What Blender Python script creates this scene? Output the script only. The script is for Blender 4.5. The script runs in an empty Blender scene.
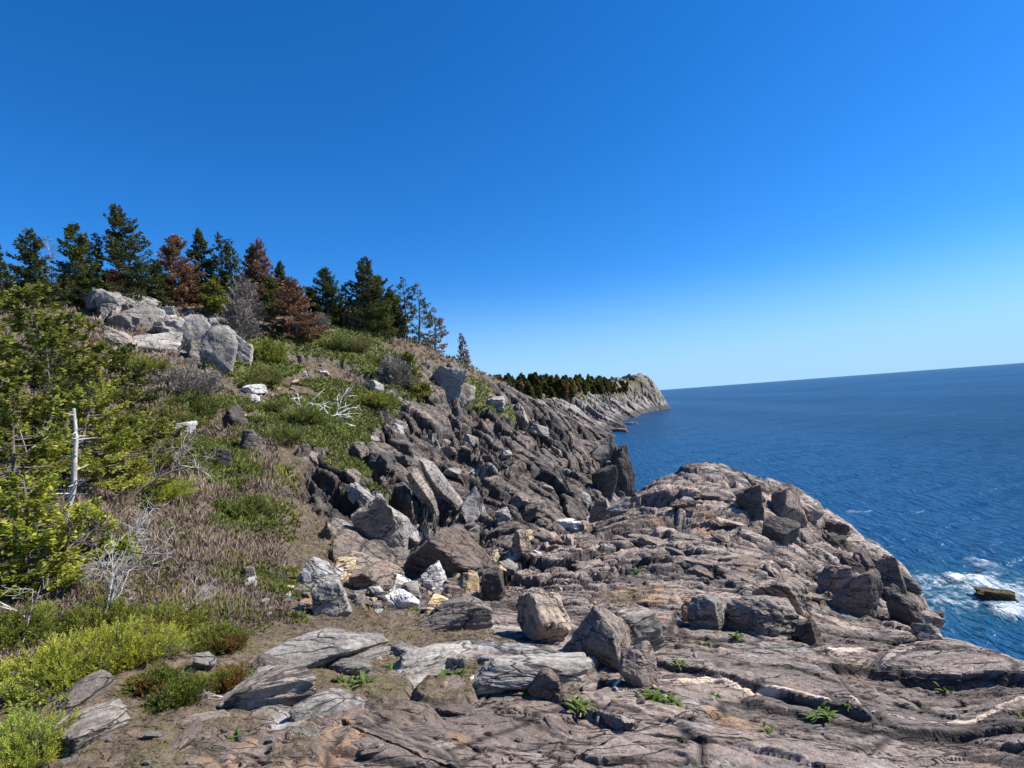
import bpy, math, random
import numpy as np
from mathutils import Vector, Matrix

S = bpy.context.scene
C = S.collection
rad = math.radians
rng = np.random.default_rng(7)
random.seed(7)

# ---------------------------------------------------------------- camera
F = 560.0
PITCH, ROLL = math.atan(17 / 560), rad(4.3)
EYE = np.array([0.0, 0.0, 13.6])
fw = np.array([0, math.cos(PITCH), math.sin(PITCH)])
u0 = np.array([0, -math.sin(PITCH), math.cos(PITCH)])
r0 = np.array([1.0, 0, 0])
RT = math.cos(ROLL) * r0 - math.sin(ROLL) * u0
UP = math.cos(ROLL) * u0 + math.sin(ROLL) * r0
cam = bpy.data.cameras.new('camera')
camo = bpy.data.objects.new('camera', cam)
C.objects.link(camo)
m = Matrix(((RT[0], UP[0], -fw[0]), (RT[1], UP[1], -fw[1]), (RT[2], UP[2], -fw[2]))).to_4x4()
m.translation = Vector(EYE)
camo.matrix_world = m
cam.sensor_width = 36
cam.lens = 36 * F / 1024
cam.clip_start = 0.05
cam.clip_end = 60000
S.camera = camo

def ray(px, py):
    d = fw + (px - 512) / F * RT + (384 - py) / F * UP
    return d / np.linalg.norm(d)

def P(px, py, D):
    d = ray(px, py)
    return EYE + d * (D / math.hypot(d[0], d[1]))

def H(px, D, z):
    d = ray(px, 400 - (px - 512) * .0752)
    d = d / math.hypot(d[0], d[1])
    return np.array([d[0] * D, d[1] * D, z])

# ---------------------------------------------------------------- world / light
SUN_AZ, SUN_EL = rad(86), rad(46)
w = bpy.data.worlds.new('World')
S.world = w
w.use_nodes = True
nt = w.node_tree
bg = nt.nodes['Background']
sky = nt.nodes.new('ShaderNodeTexSky')
sky.sky_type = 'NISHITA'
sky.sun_disc = False
sky.sun_elevation = SUN_EL
sky.sun_rotation = SUN_AZ
sky.altitude = 0
sky.air_density = 1.0
sky.dust_density = 0.15
sky.ozone_density = 5.0
gm = nt.nodes.new('ShaderNodeHueSaturation')
gm.inputs['Saturation'].default_value = 1.12
tn = nt.nodes.new('ShaderNodeMix'); tn.data_type = 'RGBA'; tn.blend_type = 'MULTIPLY'; tn.inputs[0].default_value = 1
tn.inputs[7].default_value = (.58, .86, 1.20, 1)   # a clear polar-blue air
nt.links.new(sky.outputs[0], tn.inputs[6])
nt.links.new(tn.outputs[2], gm.inputs['Color'])
# pale air low over the horizon
tcw = nt.nodes.new('ShaderNodeTexCoord'); sxyz = nt.nodes.new('ShaderNodeSeparateXYZ'); nt.links.new(tcw.outputs['Generated'], sxyz.inputs[0])
mr = nt.nodes.new('ShaderNodeMapRange'); mr.interpolation_type = 'SMOOTHERSTEP'
mr.inputs[1].default_value = 0.24; mr.inputs[2].default_value = -0.05; mr.inputs[3].default_value = 0; mr.inputs[4].default_value = 1
nt.links.new(sxyz.outputs[2], mr.inputs[0])
hz_ = nt.nodes.new('ShaderNodeMix'); hz_.data_type = 'RGBA'; nt.links.new(mr.outputs[0], hz_.inputs[0])
nt.links.new(gm.outputs[0], hz_.inputs[6]); hz_.inputs[7].default_value = (2.9, 5.0, 7.3, 1)
nt.links.new(hz_.outputs[2], bg.inputs[0])
bg.inputs[1].default_value = 0.08
sl = bpy.data.lights.new('sun', 'SUN')
sl.energy = 5.0
sl.angle = rad(0.5)
sl.color = (1.0, 0.95, 0.88)
so = bpy.data.objects.new('sun', sl)
C.objects.link(so)
sd = Vector((math.sin(SUN_AZ) * math.cos(SUN_EL), math.cos(SUN_AZ) * math.cos(SUN_EL), math.sin(SUN_EL)))
so.rotation_euler = sd.to_track_quat('Z', 'Y').to_euler()
S.view_settings.view_transform = 'Standard'
S.view_settings.look = 'None'
S.view_settings.exposure = 0.82
S.view_settings.gamma = 1
S.cycles.max_bounces = 5
S.cycles.transparent_max_bounces = 4
S.cycles.use_denoising = True

# ---------------------------------------------------------------- noise
TB = rng.random((64, 64, 64)).astype(np.float32)
def vnoise(x, y, z):
    xi = np.floor(x).astype(np.int64); yi = np.floor(y).astype(np.int64); zi = np.floor(z).astype(np.int64)
    fx = x - xi; fy = y - yi; fz = z - zi
    fx = fx * fx * (3 - 2 * fx); fy = fy * fy * (3 - 2 * fy); fz = fz * fz * (3 - 2 * fz)
    x0 = xi & 63; y0 = yi & 63; z0 = zi & 63
    x1 = (x0 + 1) & 63; y1 = (y0 + 1) & 63; z1 = (z0 + 1) & 63
    a = TB[x0, y0, z0] * (1 - fx) + TB[x1, y0, z0] * fx
    b = TB[x0, y1, z0] * (1 - fx) + TB[x1, y1, z0] * fx
    c = TB[x0, y0, z1] * (1 - fx) + TB[x1, y0, z1] * fx
    d = TB[x0, y1, z1] * (1 - fx) + TB[x1, y1, z1] * fx
    return ((a * (1 - fy) + b * fy) * (1 - fz) + (c * (1 - fy) + d * fy) * fz) * 2 - 1

def fbm(x, y, z, o=4, g=0.5, seed=0.0):
    s = 0; a = 1; f = 1; t = 0
    for i in range(o):
        s = s + a * vnoise(x * f + seed + i * 7.3, y * f + seed * 1.7 + i * 3.1, z * f + i * 5.9 + seed)
        t += a; a *= g; f *= 2.03
    return s / t

JT = rng.random((64, 64, 6)).astype(np.float32)
def worley(u, v):
    """nearest jittered cell: F1, F2, id randoms (r0,r1,r2), offset to the cell point"""
    ui = np.floor(u).astype(np.int64); vi = np.floor(v).astype(np.int64)
    f1 = np.full(u.shape, 9.0); f2 = np.full(u.shape, 9.0)
    ia = np.zeros(u.shape, np.int64); ib = np.zeros(u.shape, np.int64)
    du = np.zeros(u.shape); dv = np.zeros(u.shape)
    for a in (-1, 0, 1):
        for b in (-1, 0, 1):
            ca = (ui + a) & 63; cb = (vi + b) & 63
            j = JT[ca, cb]
            pu = ui + a + 0.1 + j[..., 0] * .8 - u
            pv = vi + b + 0.1 + j[..., 1] * .8 - v
            d = np.sqrt(pu * pu + pv * pv)
            n = d < f1
            f2 = np.where(n, f1, np.minimum(f2, d))
            f1 = np.where(n, d, f1)
            ia = np.where(n, ca, ia); ib = np.where(n, cb, ib)
            du = np.where(n, -pu, du); dv = np.where(n, -pv, dv)
    J = JT[ia, ib]
    return f1, f2, J[..., 2], J[..., 3], J[..., 4], du, dv

def sstep(a, b, x):
    t = np.clip((x - a) / (b - a), 0, 1)
    return t * t * (3 - 2 * t)

# ---------------------------------------------------------------- mesh helpers
def mesh_obj(name, V, faces, mat=None, parent=None, smooth=False, attrs=None, fsz=None):
    """V (n,3); faces: (m,k) int array or list of arrays of different k"""
    me = bpy.data.meshes.new(name)
    V = np.asarray(V, np.float32)
    fl = faces if isinstance(faces, list) else [faces]
    fl = [np.asarray(f, np.int32) for f in fl if len(f)]
    me.vertices.add(len(V)); me.vertices.foreach_set('co', V.ravel())
    idx = np.concatenate([f.ravel() for f in fl])
    tot = np.concatenate([np.full(len(f), f.shape[1], np.int32) for f in fl])
    st = np.concatenate([[0], np.cumsum(tot)[:-1]]).astype(np.int32)
    me.loops.add(len(idx)); me.loops.foreach_set('vertex_index', idx)
    me.polygons.add(len(tot)); me.polygons.foreach_set('loop_start', st); me.polygons.foreach_set('loop_total', tot)
    me.polygons.foreach_set('use_smooth', np.full(len(tot), smooth, bool))
    me.update(calc_edges=True)
    for k, a in (attrs or {}).items():
        a = np.asarray(a, np.float32)
        if a.ndim == 1:
            at = me.attributes.new(k, 'FLOAT', 'POINT'); at.data.foreach_set('value', a)
        else:
            at = me.attributes.new(k, 'FLOAT_COLOR', 'POINT'); at.data.foreach_set('color', a.ravel())
    o = bpy.data.objects.new(name, me)
    C.objects.link(o)
    if mat: me.materials.append(mat)
    if parent: o.parent = parent
    return o

def empty(name, loc=(0, 0, 0), rz=0):
    o = bpy.data.objects.new(name, None); C.objects.link(o)
    o.location = loc; o.rotation_euler = (0, 0, rz); o.empty_display_size = .1
    return o

def tag(o, label=None, cat=None, group=None, kind=None):
    if label: o['label'] = label
    if cat: o['category'] = cat
    if group: o['group'] = group
    if kind: o['kind'] = kind
    return o

# ---------------------------------------------------------------- materials
def newmat(name):
    m = bpy.data.materials.new(name); m.use_nodes = True
    nt = m.node_tree
    return m, nt, nt.nodes['Principled BSDF']

class G:
    """small node-graph helper"""
    def __init__(s, nt): s.nt = nt
    def n(s, t, **k):
        nd = s.nt.nodes.new(t)
        for a, b in k.items(): setattr(nd, a, b)
        return nd
    def put(s, sock, v):
        if v is None: return
        if hasattr(v, 'links') or isinstance(v, bpy.types.NodeSocket): s.nt.links.new(v, sock)
        elif isinstance(v, (tuple, list)) and len(v) == 3 and sock.type == 'RGBA': sock.default_value = (*v, 1)
        else: sock.default_value = v
    def math(s, op, a, b=None, c=None, clamp=False):
        nd = s.n('ShaderNodeMath', operation=op, use_clamp=clamp)
        s.put(nd.inputs[0], a); s.put(nd.inputs[1], b); s.put(nd.inputs[2], c)
        return nd.outputs[0]
    def mix(s, f, a, b, mode='MIX'):
        nd = s.n('ShaderNodeMix', data_type='RGBA', blend_type=mode, clamp_factor=True)
        s.put(nd.inputs['Factor'], f)
        s.put(nd.inputs[6], a); s.put(nd.inputs[7], b)
        return nd.outputs[2]
    def noise(s, vec, scale, detail=4, rough=.6, dist=0.0, out=0):
        nd = s.n('ShaderNodeTexNoise')
        s.put(nd.inputs['Vector'], vec)
        nd.inputs['Scale'].default_value = scale; nd.inputs['Detail'].default_value = detail
        nd.inputs['Roughness'].default_value = rough; nd.inputs['Distortion'].default_value = dist
        return nd.outputs[out]
    def ramp(s, v, a, b, lo=0.0, hi=1.0):
        nd = s.n('ShaderNodeMapRange', interpolation_type='SMOOTHSTEP')
        s.put(nd.inputs[0], v); nd.inputs[1].default_value = a; nd.inputs[2].default_value = b
        nd.inputs[3].default_value = lo; nd.inputs[4].default_value = hi
        return nd.outputs[0]
    def attr(s, name):
        nd = s.n('ShaderNodeAttribute', attribute_name=name)
        return nd
    def mapping(s, vec, rot=(0, 0, 0), scale=(1, 1, 1)):
        nd = s.n('ShaderNodeMapping')
        s.put(nd.inputs[0], vec)
        nd.inputs['Rotation'].default_value = rot; nd.inputs['Scale'].default_value = scale
        return nd.outputs[0]

DIP = rad(-27)
def rock_graph(g, pos, A, B, C3, tone, near=None):
    """bare rock colour from three base tints, with veining, mottling, lichen; returns colour, height"""
    strat = g.mapping(pos, rot=(rad(18), 0, -DIP), scale=(.35, 1.6, 1.6))
    if near is not None:
        st2 = g.mapping(pos, rot=(rad(12), 0, rad(57)), scale=(.35, 1.6, 1.6))
        mv = g.n('ShaderNodeMix', data_type='VECTOR'); g.put(mv.inputs[0], near); g.put(mv.inputs[4], st2); g.put(mv.inputs[5], strat)
        strat = mv.outputs[1]
    n1 = g.noise(strat, 1.1, 5, .62, .2)
    n2 = g.noise(strat, 5.5, 6, .72, .25)
    n3 = g.noise(pos, 24, 7, .78)
    n4 = g.noise(pos, .45, 3, .55)
    c = g.mix(g.ramp(n1, .42, .60), A, B)
    c = g.mix(g.ramp(n2, .50, .66), c, C3)
    c = g.mix(g.ramp(n4, .48, .66, 0, .5), c, A)
    # fine grain contrast
    k = g.math('ADD', g.math('MULTIPLY_ADD', n3, 2.6, -0.78), g.noise(pos, 75, 4, .8))
    if tone is not None:
        k = g.math('MULTIPLY', k, g.math('MULTIPLY_ADD', tone, 1.4, .3))
    kk = g.n('ShaderNodeCombineXYZ')
    for i in range(3): g.put(kk.inputs[i], k)
    c = g.mix(1.0, c, kk.outputs[0], 'MULTIPLY')
    # thin dark joints and pale lichen flecks
    vo = g.n('ShaderNodeTexVoronoi', feature='DISTANCE_TO_EDGE')
    wv = g.n('ShaderNodeVectorMath', operation='ADD')
    sc = g.n('ShaderNodeVectorMath', operation='SCALE'); g.put(sc.inputs[0], g.noise(strat, 2.2, 4, .6, 0, 1)); sc.inputs['Scale'].default_value = .45
    g.put(wv.inputs[0], strat); g.put(wv.inputs[1], sc.outputs[0])
    g.put(vo.inputs['Vector'], wv.outputs[0]); vo.inputs['Scale'].default_value = 1.7
    crack = g.ramp(vo.outputs['Distance'], 0.0, .028)
    crack = g.math('MAXIMUM', crack, g.ramp(g.noise(pos, 1.3, 3, .5), .48, .64))
    vo2 = g.n('ShaderNodeTexVoronoi', feature='DISTANCE_TO_EDGE')
    g.put(vo2.inputs['Vector'], wv.outputs[0]); vo2.inputs['Scale'].default_value = 4.6
    ck2 = g.math('MAXIMUM', g.ramp(vo2.outputs['Distance'], 0.0, .035), g.ramp(g.noise(pos, 2.9, 3, .5), .49, .60))
    crack = g.math('MULTIPLY', crack, ck2)
    c = g.mix(g.ramp(crack, 0, 1, .85, 0), c, (.03, .026, .023))
    fl = g.noise(pos, 9, 7, .75, .3)
    c = g.mix(g.ramp(fl, .63, .70, 0, .6), c, (.47, .46, .42))
    c = g.mix(g.ramp(g.noise(pos, 15, 6, .8, .2), .66, .74, 0, .7), c, (.045, .042, .04))
    h = g.math('ADD', g.math('MULTIPLY', n2, .6), g.math('MULTIPLY', n3, .25))
    h = g.math('ADD', h, g.math('MULTIPLY', crack, .25))
    h = g.math('ADD', h, g.math('MULTIPLY', g.noise(pos, 90, 3, .7), .06))
    return c, h
# ---------------------------------------------------------------- ground control points (along-the-ray distances in metres)
cp = []
def col(px, *pts):
    for t in pts:
        if t[0] == 'H': cp.append(H(px, t[1], t[2]))
        else: cp.append(P(px, t[0], t[1]))
for a in range(-80, 81, 20):
    for r, z in ((.5, 12), (1.2, 12), (2.0, 11.98)):
        cp.append(np.array([math.sin(rad(a)) * r, math.cos(rad(a)) * r, z]))
for az, prof in ((-80, ((4, 12.2), (8, 13.5), (16, 18), (30, 23), (50, 27), (90, 30))),
                 (-62, ((4, 12.2), (8, 13.2), (16, 17), (30, 22), (50, 26), (90, 29))),
                 (75, ((4, 11.6), (7, 10), (11, 5), (15, -1), (25, -5), (60, -8))),
                 (58, ((4, 11.6), (7, 10.3), (11, 6), (15, 1), (19, -3), (60, -8)))):
    for r, z in prof: cp.append(np.array([math.sin(rad(az)) * r, math.cos(rad(az)) * r, z]))
col(0, ('H', 2.7, 12), ('H', 4, 12.05), ('H', 7, 12.6), ('H', 12, 14.5), ('H', 20, 17.0), ('H', 30, 20), (292, 45), ('H', 60, 24), ('H', 90, 24))
col(70, ('H', 3.5, 12), ('H', 6, 12.3), ('H', 10, 13.0), ('H', 18, 15.2), (330, 34), (292, 44), ('H', 60, 24))
col(135, (690, 4.15), (600, 6.0), (540, 8), (480, 12), (430, 18), (390, 24), (340, 33), (300, 42), ('H', 55, 22.5), ('H', 90, 22))
col(250, (700, 3.85), (640, 5), (600, 6.5), (560, 9), (500, 14), (440, 20), (390, 28), (350, 36), (302, 44), ('H', 58, 20.5), ('H', 90, 19))
col(330, (720, 3.4), (640, 5.2), (590, 8), (560, 10.5), (500, 15), (440, 22), (390, 30), (350, 38), (322, 45), ('H', 60, 18.5), ('H', 90, 15))
col(400, (730, 3.2), (650, 5), (600, 8), (570, 11), (520, 16), (460, 23), (400, 33), (350, 43), (333, 47), ('H', 62, 17.0), ('H', 90, 10))
col(460, (720, 3.4), (650, 4.7), (610, 7), (585, 10), (560, 13), (520, 17), (460, 27), (400, 40), (363, 52), ('H', 64, 15.3), ('H', 78, 8), ('H', 95, -4))
col(530, (700, 3.6), (640, 5.3), (600, 8), (575, 10.5), (545, 14), (510, 20), (470, 30), (430, 42), (399, 55), ('H', 63, 11.6), ('H', 72, 4), ('H', 85, -5))
col(580, (720, 3.4), (650, 5.0), (600, 7.8), (560, 12), (535, 15), ('H', 20, 8.3), (515, 26), (480, 38), (450, 50), (428, 60), ('H', 66, 5), ('H', 76, -4))
col(628, (700, 3.7), (620, 6.5), (560, 11), (520, 15), ('H', 24, 6.5), ('H', 32, 5.2), ('H', 45, 3.5), (470, 57), ('H', 63, 1), ('H', 70, -5))
col(612, (500, 52), (448, 58))
col(645, (490, 19), ('H', 23, 6.5), ('H', 32, .5), ('H', 50, -3), ('H', 60, -4), ('H', 70, -7))
col(690, (478, 20.5), (520, 15.3), ('H', 26, 5.5), ('H', 34, -2), ('H', 50, -6))
col(740, (474, 20), (530, 14), (580, 9.5), (640, 6), (700, 4.2), ('H', 24.5, 6.5), ('H', 30, -.5), ('H', 40, -5))
col(800, (494, 20.5), (515, 18), (542, 15.2), (570, 12), (600, 9), (660, 5.5), (740, 3.5), ('H', 25, 4), ('H', 30, -2), ('H', 45, -6))
col(830, (519, 20.5), (536, 18), (562, 15), (590, 11.5), ('H', 24, 3.8), ('H', 28, -1))
col(893, (574, 19.5), (589, 16), (612, 12), ('H', 23, 1.2), ('H', 27, -4))
col(860, (547, 20.5), (563, 17.5), (580, 15), (600, 12.5), (632, 8.5), (700, 4.8), (745, 3.7), ('H', 23.5, 2.2), ('H', 29, -4))
col(930, (610, 18.5), (640, 9.5), (700, 5.3), (750, 4), ('H', 12, 8.0), ('H', 22, 0), ('H', 27, -4))
col(975, (652, 7.6), (700, 5.45), ('H', 9.5, 8.8), ('H', 13, 5), ('H', 17.5, -.5), ('H', 25, -5))
col(1024, (668, 6.0), (730, 4.55), ('H', 7.4, 10.3), ('H', 10, 7), ('H', 13, 2.5), ('H', 16, -2), ('H', 30, -6))
cp += [H(700, 100, -9), H(850, 60, -9), H(1000, 60, -9), H(850, 110, -9), H(1000, 110, -9), H(640, 110, -9), H(560, 110, -9), H(480, 120, -9)]
cp = np.array(cp)

class TPS:
    def __init__(s, pts, lam=1e-3, k=1.0):
        s.k = k
        q = s.q(pts[:, 0], pts[:, 1]); n = len(q)
        d = np.linalg.norm(q[:, None] - q[None], axis=2)
        K = d * d * np.log(d + 1e-9) + lam * np.eye(n)
        Pm = np.c_[np.ones(n), q]
        A = np.block([[K, Pm], [Pm.T, np.zeros((3, 3))]])
        s.w = np.linalg.solve(A, np.r_[pts[:, 2], 0, 0, 0]); s.c = q
    def q(s, x, y):
        r = np.hypot(x, y) + .3
        return np.c_[np.arctan2(x, y) * 1.6, np.log(r)]
    def __call__(s, x, y):
        sh = x.shape; x = x.ravel(); y = y.ravel(); out = np.empty(len(x))
        q = s.q(x, y); n = len(s.c)
        for i in range(0, len(x), 40000):
            d2 = ((q[i:i + 40000, None, :] - s.c[None]) ** 2).sum(2)
            out[i:i + 40000] = .5 * d2 * np.log(d2 + 1e-18) @ s.w[:n] + s.w[n] + q[i:i + 40000] @ s.w[n + 1:]
        return out.reshape(sh)
base = TPS(cp)

DT = 0.0022
th = np.arange(rad(-66), rad(62), DT)
lr = np.concatenate([np.arange(math.log(1.6), math.log(8), .0024), np.arange(math.log(8), math.log(105), 0.0041)])
TH, LR = np.meshgrid(th, lr)
R_ = np.exp(LR)
X = R_ * np.sin(TH); Y = R_ * np.cos(TH)
Z = base(X, Y)

# gully line (plan): left of it is the hillside, right of it the foreground ledge
gx = [P(px, py, D) for px, py, D in ((-60, 640, 4.2), (60, 640, 4.6), (230, 625, 5.3), (330, 625, 5.8), (400, 612, 7), (460, 597, 9), (530, 560, 12.5), (575, 530, 19), (600, 512, 27))]
GTH = np.array([math.atan2(p[0], p[1]) for p in gx] + [math.atan2(*H(632, 30, 0)[:2]), rad(70)])
GR = np.array([math.hypot(p[0], p[1]) for p in gx] + [75, 200])
def hillmask(x, y):
    t = np.arctan2(x, y); r = np.hypot(x, y)
    b = np.interp(t, GTH, GR)
    return sstep(-.12, .12, np.log(r / b))

def gnear(x, y, z, sx=1.0):  # cell frame along the dip
    c, s = math.cos(DIP), math.sin(DIP)
    return x * c + y * s, -x * s + y * c

def blobs(x, y, z, lst):
    """soft union of world-space blobs (px,py,D,radius m,weight)"""
    m = np.zeros(x.shape)
    for b in lst:
        p = P(b[0], b[1], b[2])
        w = b[4] if len(b) > 4 else 1
        d = np.sqrt((x - p[0]) ** 2 + (y - p[1]) ** 2 + (1.5 * (z - p[2])) ** 2) / b[3]
        m = np.maximum(m, w * sstep(1.25, .6, d))
    return m
def rough_ground(X, Y, Z):
    hm = hillmask(X, Y)
    r = np.hypot(X, Y)
    e = 0.25
    a, b = gnear(X, Y, Z)
    ch, sh_ = math.cos(rad(-57)), math.sin(rad(-57))
    far_h = hm > .5
    a = np.where(far_h, X * ch + Y * sh_, a); b = np.where(far_h, -X * sh_ + Y * ch, b)
    wx = fbm(X * .5, Y * .5, Z * .5, 3, .5, 1.0); wy = fbm(X * .5, Y * .5, Z * .5, 3, .5, 9.0)
    wq = .10 + .5 * sstep(7, 16, r) * hm + .15 * sstep(7, 16, r)
    a = a + wx * wq; b = b + wy * wq
    # vegetation / soil suppress the rock relief
    BL = {
     'green': [(340,345,39,4.5),(310,352,38,3),(378,362,38,3.2),(352,330,43,3),(250,352,37,2.6),(262,372,33,2.2),(240,375,32,2.2),(335,412,27,2.6),(310,420,26,2.6),(285,440,22,2.2),(330,430,24,2.2),(365,395,31,2.4),(330,395,31,2.0),(400,385,36,2),(350,470,19,.9),(355,455,20,.9),
               (250,510,13,.8),(245,520,12,.7),(235,400,25,1.6),(190,440,18,2),(205,460,16,1.6),(470,390,42,2.2),(490,400,42,2),(455,380,43,2),(480,385,45,1.6),(262,590,7.6,.5,.8),(286,595,7.2,.4,.7),(380,490,18,.5),(500,410,43,1.6)],
     'soil': [(150,610,5.3,.9),(60,620,5.2,1.3),(200,600,6,.8),(100,560,7,1.9),(200,560,8,1.3),(180,520,10,2.2),(235,560,9,.7),(225,500,13,1.6),(0,640,5,1.1),(180,470,14,3),(120,500,9,4),(60,560,6,4),(60,460,12,6),(100,420,17,6),(150,400,22,4.5),(165,375,27,3.6),(60,380,24,7),(40,320,36,8),(200,420,21,3),
              (250,618,6,.35),(240,590,7,.55),(265,575,8,.6),(290,605,6.5,.4),(330,610,6.3,.35),(390,605,7,.4),(10,735,3.2,.35),(175,680,3.9,.35),(190,650,4.4,.45),(120,655,4.2,.5),(60,660,4.2,.5),(380,690,4,.3),(440,695,3.9,.28),(220,725,3.3,.22),(160,715,3.5,.16),(470,680,4.1,.2),(560,690,3.9,.18),(330,665,4.5,.14),(620,595,8,.5,.75),(200,710,3.5,.2),(270,400,27,2.6),(290,380,31,3),(310,372,33,2.6),(250,425,22,2.4),(225,440,20,2),
              (430,345,45,3.2),(300,318,44,4),(250,318,42,3),(400,340,45,3.5),(330,312,46,4),(90,290,44,8),(180,290,46,7),(20,290,44,8),(470,372,48,2),(225,480,15,1.6),(262,540,10,.5)],
    }
    veg = blobs(X, Y, Z, BL['green']); soil = blobs(X, Y, Z, BL['soil'])
    deep = sstep(46, 52, r) * hm * sstep(rad(4), rad(-4), np.arctan2(X, Y))
    soil = np.maximum(soil, deep * .8)
    nn = fbm(X * .9, Y * .9, Z * .9, 5, .6, 3.0)
    soil = soil - .34 * sstep(5.4, 4.6, r) * sstep(rad(-38), rad(-30), np.arctan2(X, Y))
    veg = sstep(.35, .62, veg + nn * .55)
    soil = sstep(.35, .62, soil + fbm(X * .7, Y * .7, Z * .7, 5, .6, 5.5) * .45 + fbm(X * 3, Y * 3, Z * 3, 4, .6, 15.5) * .35)
    soil = soil * (1 - veg)
    soft = np.clip(veg + soil, 0, 1)
    rk = 1 - .85 * soft
    # block relief at several scales
    dome = sstep(6.5, 12, r) * (1 - hm)
    A1 = hm * .95 * sstep(7, 16, r) + dome * .20 + .03
    A2 = hm * (.55 * sstep(5, 14, r) + .05) + dome * .17 + (1 - hm) * .085
    A3 = hm * (.13 * sstep(5, 15, r) + .03) + dome * .07 + (1 - hm) * .042
    dz = 0; tone = 0; crk = 0
    for (su, sv, A, off, ck) in ((5.0, 2.6, A1, 3.3, .02), (1.9, 1.1, A2, 17.7, .04), (.70, .36, A3, 31.1, .05), (.24, .13, A3 * .36, 45.3, .03)):
        f1, f2, i0, i1, i2, du, dv = worley(a / su + off, b / sv + off)
        tilt = (i1 - .5) * du * .9 + (i2 - .62) * dv * 1.5
        ed = sstep(0.0, np.minimum(2 * (.012 + .0042 * r) / sv, .35), f2 - f1)
        dz = dz + A * (((i0 - .5) * 1.1 + tilt * 1.2) * ed - (1 - ed) * .40 * (.3 + i1))
        tone = tone + (i2 + i0 - 1) * (.45 if su > 5 else .55 if su > .5 else .25)
        crk = np.maximum(crk, (1 - sstep(0, np.minimum((.012 + .0035 * r) * 2 / sv, .3), f2 - f1)) * (i1 > .2) * (sv > .2))
    # long tilted beds on the hillside
    sb = b / 3.1 + wx * .35 + fbm(X * .15, Y * .15, Z * .15, 2) * .8
    fr = sb - np.floor(sb)
    dz = dz + hm * sstep(8, 18, r) * .7 * (fr - sstep(.84, 1.0, fr) * 1.0 - .4)
    sb2 = b / .95 + a * .07 + wy * .4
    fr2 = sb2 - np.floor(sb2)
    bed2 = (fr2 - sstep(.82, 1.0, fr2) - .35)
    dz = dz + bed2 * (hm * sstep(6, 15, r) * .2 + (1 - hm) * (.02 + .06 * dome))
    n = fbm(X * .6, Y * .6, Z * .6, 4, .5, 2.0)
    dz = dz * (.65 + .7 * np.clip(n + .5, 0, 1) * hm + .35 * (1 - hm))
    # roughness octaves
    am = np.clip(r / 12, .12, 1.3)
    mid = np.abs(fbm(a * .9, b * 1.7, Z * .9, 6, .56, 4.0))
    dz = dz - am * (.15 - .11 * (1 - hm)) * mid + am * .03
    q = fbm(a * .45, b * 1.3, Z * .4, 5, .45, 71.0) * 4.2 * (1 - .45 * sstep(6, 14, r)) + .5 * i0
    fq = q - np.floor(q)
    dz = dz + (1 - hm) * (.016 + .05 * dome) * (sstep(.92, 1.0, fq) - fq)
    q = fbm(a * 1.0, b * 3.0, Z * 1.0, 4, .45, 77.0) * 4
    fq = q - np.floor(q)
    dz = dz + (.006 * (1 - hm) + .05 * hm * sstep(8, 16, r)) * (sstep(.86, 1.0, fq) - fq)
    fine = fbm(a * 7, b * 14, Z * 9, 5, .62, 6.0)
    dz = dz + np.clip(r / 10, .22, 1.2) * .034 * fine
    dz = np.where(dz > 0, dz * (.42 + .33 * (1 - hm)), dz * 1.15)
    dz = dz * rk + soft * (fbm(X * 1.3, Y * 1.3, Z, 4, .6, 8.0) * .12 * np.clip(r / 8, .4, 2.5) + fbm(X * 9, Y * 9, Z * 9, 5, .65, 8.0) * .035 + veg * .06)
    dz = dz * sstep(1.0, 3.0, r)
    fade = 1 - sstep(85, 100, r)
    dz = dz * fade
    # displace a little out of the vertical on the hillside
    X2 = X + dz * .22 * hm; Y2 = Y - dz * .22 * hm
    return X2, Y2, Z + dz, veg, soil, tone, crk, hm, r, dz

X2, Y2, Z2, veg, soil, tone, crk, hm, RR, dzz = rough_ground(X, Y, Z)

pale = blobs(X, Y, Z, [(270,650,4.8,.6,.8),(350,650,4.8,.6,.8),(420,655,4.7,.5,.75),(500,650,4.7,.5,.8),(560,665,4.4,.45,.7),(640,650,4.9,.5,.6),(720,625,6,.6,.6),(780,620,6.5,.5,.6),(120,720,3.4,.4,.6),(220,690,3.9,.35,.6),(395,520,16.5,1.3,1),(480,470,28,1.6,.6),(520,480,27,1.5,.5),(350,540,13,.9,.6),(560,470,34,1.8,.55),(430,440,30,1.5,.55),(500,400,44,1.6,.45),(380,500,18,.9,1),(365,505,17,.8,.9),(432,490,19.5,.9,1),(425,505,18,.5,.9),(470,500,20,.6,.6),(405,545,14,.7,.8),(300,655,4.6,.75,.9),(250,640,4.9,.4,.8),(345,660,4.5,.4,.7),(430,650,4.6,.7,.8),(520,655,4.5,.7,.8),(300,700,3.7,.4,.6),(390,660,4.4,.5,.6),
    (150,330,35,4,1),(200,325,36,3.5,1),(120,300,40,3.5,1),(175,345,33,2.5,1),(235,345,35,2.6,1),(450,380,42,1.3,.9),(460,385,42,1,.9),(600,450,52,2.5,.6),(575,440,52,2,.5),(530,420,47,2,.35),(395,400,33,1.1,.5),(450,415,35,1.2,.5),(545,460,36,1.4,.45),(500,440,36,1.2,.4),
    (330,575,9.5,.6,.6),(640,640,5.2,.3,.7),(760,600,8.6,.6,.5),(110,715,3.3,.35,.6),(60,690,3.6,.4,.7),(150,740,3,.3,.6),(645,520,15,.5,.3),(600,505,28,1.4,.7),(560,505,25,.8,.4)])
st = fbm(*[q for q in (gnear(X, Y, Z)[0] * .45, gnear(X, Y, Z)[1] * 2.0, Z * .8)], 5, .6, 12.0)
pale = sstep(.42, .72, pale * (.75 + 1.3 * np.clip(st + .2, 0, 1)) + (st - .33) * .5) * (1 - veg) * (1 - soil * .9)
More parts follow.
